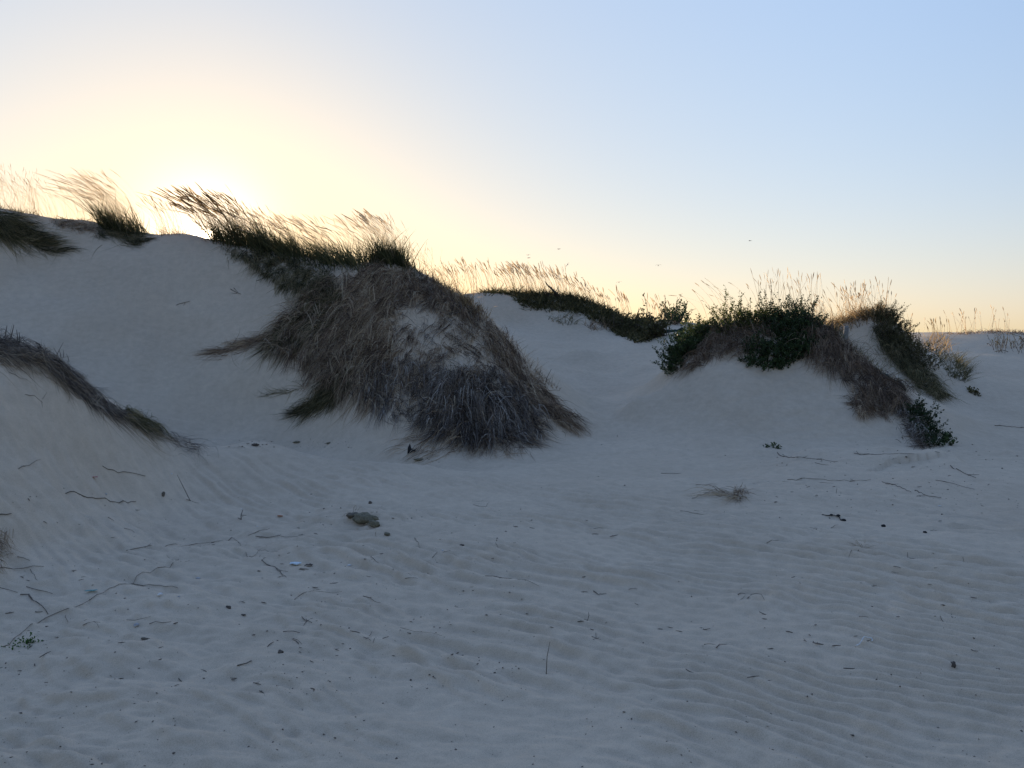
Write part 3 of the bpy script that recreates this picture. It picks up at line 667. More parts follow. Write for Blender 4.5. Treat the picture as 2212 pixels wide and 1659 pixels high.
# ------------------------------------------------------------------ far dune behind the valley
e = empty('heath_mat', place(1250, 690, 20), 'dark green low growth capping the far dune behind the valley', 'ground cover')
FD = [(1103,630),(1150,626),(1226,636),(1279,652),(1338,678),(1375,700),(1405,738),(1378,741),(1333,722),(1279,690),(1239,674),(1135,664)]
p, r1 = roots_in(FD, 5200, 20, jit=.1); rc = crest_roots(1035, 1420, 1600, 610, 745, 20, 8, 1.0)
a = Acc(); leaves(a, np.vstack([r1, rc]), (.14, .42), .2, (.02, .038), .6, (0, 1), .4, 1.3, 4); a.build('leaves', M_HEATH, e)
tag(e, kind='stuff')
rs = crest_roots(1255, 1310, 200, 610, 745, 20, 5, .4)
G_FAR = 'pale plumed stalk clumps on the far dune'
for (x0, x1, n, h, lab) in ((1068,1128,46,(.75,1.1),'leftmost pale plumes on the far dune, above its bare sand shoulder'),(1122,1180,60,(.85,1.2),'tallest pale plumes near the top of the far dune'),
        (1176,1226,50,(.8,1.1),'pale plumes around the dark bent dead stem on the far dune'),(1222,1275,40,(.6,.95),'shorter pale plumes partway down the far dune crest'),(1270,1332,36,(.5,.8),'lowest pale plumes at the right end of the far dune crest')):
    clump(lab, 'grass clump', G_FAR, crest_roots(x0, x1, 90, 600, 745, 20, 5, .3), crest_roots(x0, x1, n, 600, 745, 20, 5, .6), dict(hgt=(.25, .6), lean=.25, w=(.012, .022), fan=.2),
          dict(hgt=h, lean=.42, head=.24, hw=.028, sw=.009, fan=.08, droop=.25, tint=(.3, 1)), M_REED, M_PLUME)
clump('pale stalks rising behind the golden brush beside the central mound', 'grass clump', G_FAR, None, crest_roots(955, 1062, 75, 560, 745, 20, 6, .8), None,
      dict(hgt=(.8, 1.2), lean=.35, head=.22, hw=.025, sw=.009, fan=.1, droop=.3, tint=(.3, 1)), None, M_PLUME)
dp = crest_roots(1186, 1194, 1, 600, 745, 20, 2, 0)[0]
e = empty('dead_shrub', dp, 'dark bent dead stem on top of the far dune', 'dead shrub')
a = Acc(); tube(a, dp + np.array([[.35, 0, -.05], [.2, 0, .15], [.0, 0, .33], [-.1, 0, .42], [-.16, 0, .52]]), [.03, .035, .03, .02, .008], 5); tube(a, dp + np.array([[.25, .05, -.05], [.12, .03, .2], [.05, 0, .34]]), [.018, .022, .006], 5)
lf = np.repeat(dp[None], 60, 0) + rng.normal(size=(60, 3)) * [.1, .05, .02] + [.1, 0, 0]; leaves(a, lf, (.2, .45), .35, (.02, .03), .2); a.build('branch', M_STEM, e)
G_SL = 'straggling dry plants on the far dune slope'
for poly, n, lab, mt in (([(1180,690),(1235,680),(1250,700),(1215,705)], 90, 'sparse arching tuft on the far dune slope, bare sand around it', M_OLIVE), ([(1262,700),(1310,690),(1330,712),(1280,716)], 170, 'brown matted tuft on the far dune slope below the dark green growth', M_BROWN),
                     ([(1330,705),(1360,712),(1370,728),(1330,726)], 110, 'small tuft on the far dune slope nearest the saddle', M_OLIVE)):
    p, r1 = roots_in(poly, n, 20); e = empty('dry_tuft', r1.mean(0), lab, 'dry tuft', G_SL)
    a = Acc(); leaves(a, r1, (.2, .5), -.2, (.012, .02), .5, (0, .8), .8); a.build('leaves', mt, e)
G_SC = 'bushes beyond the saddle'
def far_bush(cx, cy, wx, n, h, lab, y0=25, mat=None, lf=(.06, .11)):
    px = rng.normal(cx, wx, n); py = np.full(n, cy) + rng.normal(size=n) * 3
    r1 = cast(px, py, y0); r1 = r1[~np.isnan(r1[:, 0])]; return shrub(lab, 'bush', G_SC, r1, h, lf, 16, .1, .8, mat or M_LEAF, 'bush', (0, .8), .012)
far_bush(1458, 697, 14, 90, (.5, .95), 'rounded green bush on the skyline beyond the saddle')
far_bush(1415, 728, 16, 80, (.4, .8), 'dark bush in the dip of the saddle beside the grey post', 22, M_HEATH)
far_bush(1375, 712, 16, 70, (.3, .7), 'olive bush at the low right end of the far dune', 22, M_HEATH)
clump('few pale wisps on the skyline above the saddle', 'grass clump', G_FAR, None, np.vstack([crest_roots(1405, 1450, 26, 640, 745, 26, 4, .6), crest_roots(1345, 1368, 16, 640, 745, 20, 4, .6)]), None,
      dict(hgt=(.6, 1.1), lean=.3, head=.25, hw=.04, sw=.012, fan=.12, tint=(.3, 1)), None, M_PLUME)

# ------------------------------------------------------------------ right mound
G_RM = 'shrubs on the right mound'
p, r1 = roots_in([(1442,812),(1448,775),(1480,725),(1520,705),(1530,725),(1500,765),(1475,795)], 230, 12)
shrub('dense dark green leafy shrub hanging down the left flank of the right mound', 'shrub', G_RM, r1, (.2, .42), (.028, .046), 34, .35, .7, M_LEAF)
r1 = crest_roots(1495, 1580, 125, 650, 780, 12.5, 26, .15)
shrub('open yellow green shrub at the upper left shoulder of the right mound', 'shrub', G_RM, r1, (.16, .4), (.028, .045), 22, .1, .85, M_LEAFY, clumpy=.6)
r1 = crest_roots(1570, 1660, 165, 650, 780, 12.5, 24, .15)
shrub('backlit yellow green shrub at the very top of the right mound', 'shrub', G_RM, r1, (.22, .52), (.028, .045), 24, .05, .75, M_LEAFY, clumpy=.6)
r1 = crest_roots(1650, 1765, 190, 650, 780, 12.5, 40, .2)
shrub('darkest green shrub on the right half of the mound top', 'shrub', G_RM, r1, (.24, .5), (.028, .046), 30, .05, .7, M_LEAF, clumpy=.5)
p, r1 = roots_in([(1605,770),(1640,735),(1690,690),(1745,690),(1765,740),(1740,775),(1690,800),(1645,802),(1612,795)], 380, 12)
shrub('dark green shrub lying on the front face of the right mound', 'shrub', G_RM, r1, (.14, .3), (.026, .044), 34, .1, .9, M_LEAF)
clump('few long curved stalks arching left over the leafy shrub of the right mound', 'grass clump', 'grass on the right mound', None, crest_roots(1530, 1650, 16, 650, 780, 12.5, 10, .2), None,
      dict(hgt=(.7, 1.1), lean=.55, head=.1, hw=.014, sw=.005, fan=.2, droop=.55), None, M_PLUME)
clump('upright bristle of pale stalks at the right of the mound top', 'grass clump', 'grass on the right mound', crest_roots(1700, 1775, 160, 650, 780, 12.5, 14, .2), crest_roots(1650, 1775, 52, 650, 780, 12.5, 12, .3),
      dict(hgt=(.2, .5), lean=-.1, fan=.25), dict(hgt=(.6, .98), lean=.05, head=.14, hw=.014, sw=.005, fan=.13, droop=.3), M_OLIVE, M_PLUME)
e = empty('dead_grass_mat', place(1570, 735), 'brown dead grass and stems under the leafy shrubs at the left of the right mound', 'dead grass', GM)
a = Acc(); thatch(a, [(1478,800),(1500,760),(1540,715),(1640,690),(1690,700),(1640,740),(1600,765),(1540,765),(1520,790)], 1900, [(1510,770,-.5,1),(1570,720,-.6,.6),(1620,720,.1,1)], L=(.2, .5), w=(.005, .009), lift=.14, spread=.6, y0=12, tint=(0, .6)); a.build('flattened_leaves', M_BROWN, e)
e = empty('dead_grass_mat', place(1830, 780), 'long brown grass hanging down the right ridge of the right mound', 'dead grass', GM)
RR = [(1735,690),(1785,688),(1850,765),(1900,805),(1955,852),(1945,880),(1880,865),(1820,820),(1770,790),(1735,770)]
a = Acc(); thatch(a, RR, 4300, keep=lambda x, y: vn(x / 15, y / 11, 92) > -.45 + .5 * ss(20, 60, y - (690 + (x - 1735) * .74)), arrows=[(1760,730,.15,1),(1800,770,.4,1),(1880,830,.8,.8),(1770,780,.1,1)], L=(.3, .65), w=(.005, .010), lift=.13, spread=.3, y0=12, tint=(0, .62), tpow=1.6); a.build('flattened_leaves', M_BROWN, e)
a = Acc(); leaves(a, crest_roots(1770, 1950, 420, 660, 900, 11.5, 14, .08), (.15, .36), -.3, (.006, .011), .4, (0, .8), .5); a.build('stubble_leaves', M_OLIVE, e)
p, r1 = roots_in([(1700,690),(1780,700),(1800,745),(1760,770),(1720,740)], 60, 12); a = Acc(); leaves(a, r1, (.3, .5), -.1, (.006, .01), .3, (.3, 1), 1.2); a.build('straw_leaves', M_STRAW, e)
e = empty('dead_grass_mat', place(1880, 880), 'low dark scrubby tangle below the ridge grass of the right mound', 'dead grass', GM)
a = Acc(); thatch(a, [(1840,850),(1875,845),(1930,880),(1935,900),(1890,895),(1860,905),(1838,885)], 1100, [(1870,870,.3,1),(1920,890,.8,.6)], L=(.12, .32), w=(.005, .009), lift=.12, spread=.8, y0=11, tint=(0, .7)); a.build('flattened_leaves', M_BROWN, e)
p, r1 = roots_in([(1945,885),(1985,876),(2010,900),(2030,935),(2045,962),(2010,968),(1975,935)], 130, 10.5)
shrub('spiky dark green shrub at the foot of the right mound ridge', 'shrub', G_RM, r1, (.06, .26), (.02, .042), 30, -.1, .6, M_LEAF, tint=(0, .45), clumpy=1.0)
a = Acc(); leaves(a, r1, (.1, .26), -.35, (.008, .014), .35, (0, .7), .2); a.build('spiky_leaves', M_REED, [o for o in COL.objects if o.get('label', '').startswith('spiky dark green shrub')][0])
e = empty('dead_grass_mat', place(1975, 940), 'grey brown dead stems below the spiky dark shrub', 'dead grass', GM)
a = Acc(); thatch(a, [(1935,885),(1965,890),(1990,930),(2010,965),(1990,975),(1960,940)], 800, [(1960,920,.3,1),(2000,960,.6,.9)], L=(.15, .35), w=(.005, .009), lift=.08, spread=.5, y0=10.5); a.build('flattened_leaves', M_GREY, e)
p, r1 = roots_in([(2035,955),(2050,952),(2052,964),(2040,966)], 9, 10)
shrub('small leafy sprig poking out beside the spiky dark shrub', 'shrub', G_RM, r1, (.1, .2), (.045, .07), 8, -.5, .6, M_LEAF)

# ------------------------------------------------------------------ second mound
G_SM = 'plants on the second right mound'
clump('sunlit golden grass with pale plumes crowning the second right mound', 'grass clump', G_SM, np.vstack([crest_roots(1805, 1880, 700, 640, 780, 15.8, 26, .3), crest_roots(1870, 1935, 620, 640, 780, 15.8, 26, .3)]),
      np.vstack([crest_roots(1800, 1935, 62, 640, 780, 15.8, 16, .4), crest_roots(1835, 1890, 34, 640, 780, 15.8, 12, .4)]), dict(hgt=(.2, .5), lean=.15, w=(.008, .014), fan=.4), dict(hgt=(.5, .95), lean=.12, head=.16, hw=.02, sw=.007, fan=.26, droop=.3), M_GOLD, M_PLUME)
clump('few bowed stalks in the gap between the two right mounds', 'grass clump', G_SM, crest_roots(1775, 1815, 60, 640, 790, 15.8, 10, .4), crest_roots(1765, 1815, 30, 640, 790, 15.8, 12, .5), dict(hgt=(.2, .45), lean=.3, fan=.4),
      dict(hgt=(.5, .8), lean=.6, head=.16, hw=.015, sw=.006, fan=.2, droop=.5), M_GOLD, M_PLUME)
r1 = np.vstack([crest_roots(1885, 1960, 130, 640, 800, 15.8, 16, .2), roots_in([(1890,690),(1930,690),(1990,750),(2030,800),(2000,805),(1950,775),(1905,730)], 260, 15)[1]])
shrub('dark green shrub spread down the slope of the second right mound', 'shrub', G_SM, r1, (.2, .42), (.02, .034), 34, -.05, .8, M_HEATH)
e = empty('dead_grass_mat', place(1985, 810), 'olive grass tongue running down from the second right mound', 'dead grass', GM)
a = Acc(); thatch(a, [(1880,700),(1935,715),(1960,755),(1998,800),(2020,830),(2046,862),(2025,862),(1985,838),(1950,805),(1905,755)], 2400, [(1930,760,.5,1),(1980,815,.7,1),(2030,855,.8,.8)], L=(.3, .6), w=(.006, .011), lift=.13, spread=.25, y0=14, tint=(0, .9)); a.build('flattened_leaves', M_OLIVE, e)
clump('small olive tussock at the right of the second mound', 'grass clump', G_SM, roots_in([(2020,760),(2060,765),(2098,800),(2085,828),(2050,815),(2030,785)], 700, 15)[1], None, dict(hgt=(.12, .34), lean=-.5, w=(.007, .012), fan=.5, tint=(0, .8)), None, M_HEATH)
clump('bristling grass fringe sticking right out of the small olive tussock', 'grass clump', G_SM, roots_in([(2060,775),(2095,800),(2085,818),(2065,800)], 110, 15)[1], None, dict(hgt=(.25, .5), lean=-.9, w=(.006, .01), fan=.25, droop=.2), None, M_OLIVE)
clump('sunlit golden tuft on the far right sand behind the second mound', 'grass clump', G_SM, roots_in([(1995,730),(2035,722),(2058,760),(2030,772),(2005,760)], 240, 18)[1], roots_in([(2000,728),(2040,724),(2050,740),(2010,745)], 24, 18)[1], dict(hgt=(.25, .55), lean=.0, w=(.008, .014), fan=.4), dict(hgt=(.5, .8), lean=.2, fan=.3, hw=.02, sw=.007), M_GOLD, M_GOLD)
G_RH = 'plants on the far right dune crest'
for x0, x1, n, lab in ((1955,2010,12,'few thin stalks on the skyline just right of the second mound'),(2070,2125,16,'pair of thin stalk tufts on the far right crest'),(2135,2200,14,'rightmost thin stalks standing on the far crest')):
    clump(lab, 'grass clump', G_RH, None, crest_roots(x0, x1, n, 690, 760, 19, 4, .5), None, dict(hgt=(.4, .9), lean=.15, head=.16, hw=.03, sw=.01, fan=.18), None, M_PLUME)
rl = crest_roots(2075, 2260, 420, 690, 760, 19, 6, .6); e = empty('heath_mat', rl.mean(0), 'thin brown growth along the far right dune crest', 'ground cover', G_RH)
a = Acc(); leaves(a, rl, (.1, .25), .1, (.015, .025), .7, (0, 1), .5); a.build('leaves', M_BROWN, e)
p, r1 = roots_in([(2135,745),(2215,735),(2225,765),(2160,768)], 60, 17)
shrub('bare twiggy bush on the right hand sand slope at the picture edge', 'bush', G_RH, r1, (.3, .6), (.02, .035), 9, .2, .8, M_HEATH, 'bush', (0, .8), .007, .5, .4)
p, r1 = roots_in([(2080,832),(2110,848),(2114,858),(2092,845)], 26, 13)
shrub('little dark creeping plant alone on the right hand sand slope', 'creeping plant', G_RH, r1, (.05, .12), (.03, .05), 10, 0, .8, M_HEATH, 'creeping_plant')

# ------------------------------------------------------------------ fence remains
def box_post(x, y, zt, zb, w, tilt=(0, 0)):
    a = Acc(); P = np.array([[x, y, zb], [x + tilt[0] * .6, y + tilt[1] * .6, zb + (zt - zb) * .6], [x + tilt[0], y + tilt[1], zt - .03], [x + tilt[0], y + tilt[1], zt]])
    tube(a, P, [w, w, w * .97, w * .75], 9); return a
def net(P0, P1, top, sag, rows=5, cols=12, seed=0, wave=.05):
    """sagging sheet of shade cloth with a real thickness, P0 -> P1 along its lower edge"""
    P0 = np.asarray(P0, float); P1 = np.asarray(P1, float); a = Acc(); u = np.linspace(0, 1, cols)[None]; v = np.linspace(0, 1, rows)[:, None]
    X = P0[0] + (P1[0] - P0[0]) * u + 0 * v; Y = P0[1] + (P1[1] - P0[1]) * u + wave * np.sin(u * 9 + seed) * v + .04 * vn(u * 6, v * 3, seed)
    Z = P0[2] + (P1[2] - P0[2]) * u + (top - sag * 4 * u * (1 - u) + .03 * vn(u * 7, v * 0 + 3, seed)) * v
    F0 = np.stack([X, Y, Z], -1).reshape(-1, 3); F1 = F0 + [0, .004, 0]; i = np.arange(rows - 1)[:, None] * cols; j = np.arange(cols - 1)[None]
    q = np.stack([i + j, i + j + 1, i + cols + j + 1, i + cols + j], -1).reshape(-1, 4); n = len(F0)
    def edge(ix): ix = np.asarray(ix); return np.stack([ix[:-1], ix[1:], ix[1:] + n, ix[:-1] + n], -1)
    ed = np.vstack([edge(np.arange(cols)), edge(np.arange(cols) + (rows - 1) * cols), edge(np.arange(rows) * cols), edge(np.arange(rows) * cols + cols - 1)])
    a.add(np.vstack([F0, F1]), np.vstack([q, q[:, ::-1] + n, ed])); return a
GF = 'remains of an old dune fence'
b = at(1430, 738, 23.0); b[2] = H(b[0], b[1]); ztop = at(1430, 709, 23.0)[2]
e = empty('fence', b, 'low grey post with green shade net stretched to the right in the saddle', 'fence', GF)
box_post(b[0], b[1], max(ztop, b[2] + .3), b[2] - .4, .045).build('post', M_POST, e, True)
c = at(1480, 735, 23.0); c[2] = H(c[0], c[1])
net(b + [.03, 0, -.1], c - [0, 0, .1], max(ztop - b[2], .3) + .06, .05, seed=3).build('shade_net', M_NET, e, True)
b = at(1824, 742, 16.6); b[2] = H(b[0], b[1]); ztop = at(1824, 704, 16.6)[2]
e = empty('fence', b, 'leaning weathered post between the right mounds with a scrap of green net', 'fence', GF)
box_post(b[0], b[1], max(ztop, b[2] + .3), b[2] - .4, .05, (.03, 0)).build('post', M_POST, e, True)
c = at(1800, 742, 16.6); c[2] = H(c[0], c[1])
net(c - [0, 0, .1], b - [.04, 0, .1], max(ztop - b[2], .3) - .05, .1, seed=5).build('shade_net', M_NET, e, True)
k = [place(x, y, 11.5) for x, y in ((1885,800),(1905,815),(1930,830),(1955,845))]
e = empty('net_scrap', k[1], 'crumpled dark green net strip buried along the right mound ridge', 'net scrap', GF)
a = Acc(); cols = 16; us = np.linspace(0, 3, cols); pk = np.array([np.interp(us, range(4), np.array(k)[:, d]) for d in range(3)]).T
pk[:, 2] = H(pk[:, 0], pk[:, 1]); vv = np.array([-.03, 0., .05, .085, .075]); ww = np.array([0, .02, .0, .06, .14])
F0 = np.array([[p_ + [0, -.05 + w_ + .02 * math.sin(i * 1.7), v_ * (1 + .35 * math.sin(i * 1.1)) + .015 * math.cos(i * 2.3)] for i, p_ in enumerate(pk)] for v_, w_ in zip(vv, ww)]).reshape(-1, 3)
i_ = np.arange(4)[:, None] * cols; j_ = np.arange(cols - 1)[None]; q = np.stack([i_ + j_, i_ + j_ + 1, i_ + cols + j_ + 1, i_ + cols + j_], -1).reshape(-1, 4); n_ = len(F0)
a.add(np.vstack([F0, F0 + [0, .006, .003]]), np.vstack([q, q[:, ::-1] + n_])); a.build('folded_net', M_NET, e, True)

# ------------------------------------------------------------------ litter on the sand
G_ST = 'sticks and reed stems lying on the sand'
def on_sand(pts, n=None):
    """survey points -> polyline resting on the sand"""
    w = np.array([place(x, y, 1.5) for x, y in pts])
    if len(w) > 1:
        d = np.concatenate([[0], np.cumsum(np.linalg.norm(np.diff(w, axis=0), axis=1))]); n = n or max(4, int(d[-1] / .06) + 2)
        t = np.linspace(0, d[-1], n); w = np.stack([np.interp(t, d, w[:, k]) for k in range(3)], -1)
    return w
def zfine(w):
    w = w.copy(); w[:, 2] = height(w[:, 0], w[:, 1]); return w
def stick(label, pts, r=.0035, mat=None, name='stick', cat='stick', group=G_ST, lift=.6, up=None, wob=.004, forks=(), taper=.5):
    r = r * .56
    w = zfine(on_sand(pts)); n = len(w); t = np.linspace(0, 1, n)
    w[:, 2] += .0035 + r * lift + .004 * np.abs(vn(t * 5 + pts[0][0], t, 5)); w[1:-1, :2] += rng.normal(size=(n - 2, 2)) * wob * .5
    if up is not None: w[:, 2] += np.interp(t, *zip(*up)) if isinstance(up, (list, tuple)) else up * t
    a = Acc(); tube(a, w, r * (1 - (1 - taper) * t) * (1 + .18 * vn(t * 9, t * 0 + pts[0][0], 9)), 6, .5)
    if not (up is not None):
        for f in np.linspace(.2, .8, max(0, int(n / 7))):   # nodes of the reed
            i = int(f * (n - 1)); tube(a, w[i:i + 2] * [1, 1, 1], [r * 1.3, r * 1.3], 6, .5)
    for fp in forks:
        v = zfine(on_sand(fp)); v[:, 2] += r * .7; tube(a, v, np.linspace(r * .7, r * .3, len(v)), 5, .5)
    o = a.build(name, mat or M_TWIG, None, True); return tag(o, label, cat, group)
S = stick
S('long straight jointed reed on the slope above the curved reed', [(221,1010),(265,1021),(314,1029)], .0045, M_REEDSTICK, taper=.85)
S('long slightly curved pale reed lying across the near left slope', [(142,1066),(205,1077),(293,1084)], .006, M_REEDSTICK, taper=.8)
S('thin dark stem bent into a V, one end standing up', [(411,1083),(421,1085),(431,1088)], .003, up=None)
def upright(label, base, tip, r=.003, foot=None, mat=None, extra=None):
    b = place(*base); b[2] = float(height(b[0], b[1])); tpx = at(tip[0], tip[1], b[1] + .03)
    a = Acc(); m = (b + tpx) / 2 + rng.normal(size=3) * .006; tube(a, np.array([b - [0, 0, .03], b, m, tpx]), [r, r, r * .85, r * .5], 6, .5)
    if foot: v = zfine(on_sand([base, foot])); v[:, 2] += r; tube(a, v, np.linspace(r, r * .5, len(v)), 5, .5)
    if extra:
        v = at(extra[0], extra[1], b[1] + .02); tube(a, np.array([m, (m + v) / 2, v]), [r * .7, r * .6, r * .3], 5, .5)
    o = a.build('stick', mat or M_TWIG, None, True); tag(o, label, 'stick', G_ST)
upright('tall thin stem leaning out of the near left slope, short foot at its base', (411,1083), (383,1026), .0035, (402,1080))
upright('short forked dark stem standing upright beside a white fleck', (521,1124), (525,1101), .0045, (514,1121), None, (533,1113))
upright('thin lone stalk standing up in the rippled sand', (1180,1456), (1188,1386), .0022, None, M_REEDSTICK)
upright('very short stalk with a small foot in the middle of the ripples', (1269,1341), (1271,1322), .002, (1262,1340))
upright('thin bare twig sticking up from the strip of dry grass on the mound edge', (1176,838), (1191,797), .006)
upright('small L shaped twig, one arm upright, right of the bristly straw stub', (1961,1205), (1960,1193), .0025, (1981,1206))
upright('short twig standing on the littered shelf below the right mound', (1806,1066), (1808,1055), .003)
S('bundle of long dry stems with a thin curling end', [(273,1190),(323,1182),(400,1177),(466,1173),(504,1161),(531,1180)], .004, M_ROOT, forks=[[(300,1186),(380,1181),(462,1174)],[(410,1184),(440,1177),(466,1173)]])
S('very long thin runner root reaching from the left edge up to a knotted end', [(6,1399),(60,1358),(103,1331),(152,1315),(194,1299),(243,1272),(299,1242),(340,1229),(364,1228),(389,1202)], .0035, M_ROOT, taper=.8, forks=[[(389,1213),(410,1211)],[(378,1210),(360,1200)]])
S('brown reed lying next to the white kidney shaped shell', [(284,1259),(337,1267),(384,1274)], .004, M_REEDSTICK)
S('dark stick high on the near left slope, left of the small red plastic bit', [(40,1014),(62,1007),(88,995)], .004)
S('straight stick running in from the left edge with a drooping fork', [(-10,1229),(40,1228),(95,1225)], .004, M_TWIG, forks=[[(65,1229),(75,1245),(84,1262)]])
S('stick entering from the left edge below the dried plant', [(-10,1266),(16,1274),(38,1281)], .0045)
S('slim tapering stick right of the dried plant', [(57,1268),(85,1277),(114,1284)], .004)
S('knotted root fragment lying above the green seedling', [(44,1289),(62,1288),(76,1302),(92,1314),(104,1328)], .006, forks=[[(76,1322),(92,1321)]])
S('tiny bent twig between the knotted root and the seedling', [(141,1328),(143,1338),(147,1345)], .003)
S('ragged cluster of crossed twigs above the grey shell', [(179,1353),(200,1350),(217,1347)], .003, forks=[[(203,1343),(214,1355)],[(182,1344),(189,1338)]])
S('thin level stick just above the round grey shell', [(273,1342),(300,1340),(326,1336)], .003)
S('stick with a hooked end right of the round grey shell', [(323,1349),(352,1350),(370,1346)], .0035)
S('very short thick twig alone on the upper left sand', [(94,1129),(102,1133)], .005)
S('short twig below the end of the curved pale reed', [(233,1118),(246,1125)], .004)
S('bowed twig lying above the long dry stem bundle', [(268,1142),(280,1144),(291,1151)], .003)
S('bowed twig on the left sand above the straight edge stick', [(37,1204),(52,1206),(65,1213)], .0035)
S('thick dark twig poking in from the left edge of the sand', [(-8,1115),(10,1113),(25,1113)], .008)
S('straight dark stick below and left of the olive clod', [(552,1160),(600,1159),(643,1157)], .004, forks=[[(598,1159),(608,1153)]])
S('slanting stick that ends over the straight dark stick', [(536,1158),(560,1150),(583,1142)], .003)
S('zigzag branch left of the forked dead root', [(531,1194),(544,1206),(562,1190),(575,1188)], .003, forks=[[(555,1188),(568,1183)],[(575,1189),(600,1191)]])
S('dead root splitting into three prongs', [(565,1211),(597,1226),(619,1250)], .0045, forks=[[(597,1226),(622,1235)],[(604,1231),(612,1246)],[(565,1212),(575,1205)]])
S('single twig with a bent end at lower left of the bean shaped pod', [(934,1206),(961,1193),(974,1193)], .0035)
S('short slanting stick right of the small olive lump', [(895,1163),(908,1186)], .0035)
S('short dark slanting twig below the olive clod', [(801,1204),(818,1219)], .004)
S('bowed twig lying on a low sand hump', [(784,1291),(804,1296),(822,1307)], .004)
S('thin straight stick with a fine second stem above it', [(875,1251),(903,1251)], .003, forks=[[(870,1236),(893,1249)]])
S('starry knot of short twigs among dark crumbs', [(652,1334),(662,1342),(674,1346)], .004, forks=[[(662,1342),(661,1330)],[(662,1342),(676,1336)],[(662,1342),(655,1350)]])
S('thick short dark stick below the starry knot', [(612,1366),(630,1369),(648,1370)], .005)
S('slanting twig just below the thick short dark stick', [(633,1380),(652,1393)], .003)
S('little heap of three crossed twigs right of the thick dark stick', [(785,1381),(801,1387)], .003, forks=[[(797,1372),(806,1362)],[(806,1390),(814,1377)],[(790,1384),(803,1377)]])
S('stubby pale brown stick on a ripple at lower left', [(513,1443),(530,1436),(543,1428)], .0055, M_REEDSTICK, taper=.9)
S('long hair thin reed curving right over the ripples', [(865,1359),(885,1367),(904,1372),(955,1375)], .002, M_REEDSTICK)
S('pair of sticks meeting in a flat V on the open sand', [(1022,1090),(1046,1099),(1056,1086)], .003, forks=[[(1020,1082),(1046,1081)]])
S('arched root half sunk in the sand below the pale blue scrap', [(636,1296),(648,1285),(670,1281),(739,1279)], .003, M_ROOT)
S('very long thin reed stem at the centre of the sand', [(1048,1246),(1088,1250),(1113,1251),(1137,1257),(1165,1268)], .003, M_TWIG)
S('small stick with a broken knob at its right end', [(1276,1145),(1296,1138),(1302,1140)], .0035)
S('dark level stick in the middle distance left of the straw tuft', [(1428,1023),(1450,1024),(1472,1023)], .006)
S('thin level reed in the middle distance above the straw tuft', [(1503,1048),(1550,1047)], .004)
S('straight stick just below the straw tuft', [(1469,1106),(1495,1108),(1521,1112)], .004, forks=[[(1500,1104),(1530,1102)]])
S('short slanting twig alone at mid sand left', [(1061,1175),(1076,1182)], .003)
S('stubby dark chip of wood with thin splinters', [(1282,1278),(1295,1286)], .006, forks=[[(1295,1282),(1310,1283)]])
S('short level dark twig right of the wood chip', [(1358,1274),(1377,1274)], .0035)
S('dark twig at the left of a small spidery twig heap', [(1594,1286),(1610,1283)], .0045)
S('small spidery heap of fine twigs on a ripple crest', [(1614,1293),(1634,1280),(1651,1296)], .003, forks=[[(1620,1283),(1640,1282)],[(1600,1295),(1612,1286)]])
S('four armed twig cross on a ripple crest', [(1278,1377),(1298,1381)], .003, forks=[[(1287,1370),(1288,1380)],[(1281,1384),(1294,1375)]])
S('slanting dark stick with a thin bowed stem beside it', [(1547,1402),(1570,1391)], .004, forks=[[(1521,1394),(1533,1390),(1546,1393)]])
S('stick running down left from the bristly tuft', [(1855,1187),(1833,1205)], .0035)
S('two short parallel twigs side by side left of the black pods', [(1757,1143),(1776,1142)], .003, forks=[[(1753,1147),(1775,1147)]])
S('short twig just under the string of black pods', [(1793,1140),(1810,1137)], .004)
S('level thin stick right of the lone black seed', [(2010,1148),(2031,1146)], .003)
S('forked thin twig on smooth sand left of the bristly tuft', [(1656,1173),(1672,1170),(1683,1165)], .003)
S('pair of close twigs at right of the ripples', [(1930,1229),(1946,1232)], .0035, forks=[[(1926,1234),(1942,1236)]])
S('single slim twig low on the right ripples', [(1855,1335),(1876,1340)], .003)
S('short steep twig on the far right ripples', [(2055,1331),(2064,1340)], .003)
S('frayed splinter next to the short steep twig', [(2031,1335),(2042,1344)], .003, forks=[[(2034,1343),(2046,1340)]])
S('level twig with a short raised prong at the far right', [(2063,1212),(2096,1215)], .0035, forks=[[(2080,1206),(2082,1213)]])
S('long thin branch lying on the littered shelf below the right mound', [(1701,1037),(1750,1035),(1823,1038),(1881,1037)], .006, M_ROOT, forks=[[(1628,1047),(1670,1041),(1703,1040)],[(1770,1042),(1800,1044)]])
S('long branch sloping down right beside the thin one on the shelf', [(1913,1045),(1940,1052),(1965,1064)], .007, forks=[[(1905,1041),(1940,1047)]])
S('crooked branch on the shelf with a forked left end', [(1977,1058),(1996,1070),(2034,1077)], .006, forks=[[(1980,1072),(1998,1072)]])
S('thin reed on the right shelf pointing toward the picture edge', [(2021,1038),(2060,1046),(2105,1058)], .005)
S('long bare branch entering from the right edge above the shelf', [(2149,920),(2180,922),(2222,924)], .009, M_STEM)
S('thin branch lying on the sand under the second right mound', [(1960,892),(1995,903),(2030,915)], .008, M_STEM)
S('dark root line running along the top of the littered shelf', [(1679,978),(1721,989),(1770,993),(1810,998)], .008, M_TWIG, forks=[[(1721,989),(1745,985)],[(1760,1000),(1790,1005)]])
S('ragged dark line of root bits along the shelf rim', [(1845,980),(1880,982),(1930,981),(1975,982)], .007, M_TWIG, forks=[[(1850,975),(1860,984)]])
S('dark root trailing down the right end of the shelf rim', [(2053,1006),(2080,1022),(2108,1033)], .009, M_TWIG, forks=[[(2090,1026),(2115,1026)]])
S('dark twig lying on the steep slip face below the sun', [(381,660),(396,655),(411,651)], .01, forks=[[(400,655),(396,660)]])
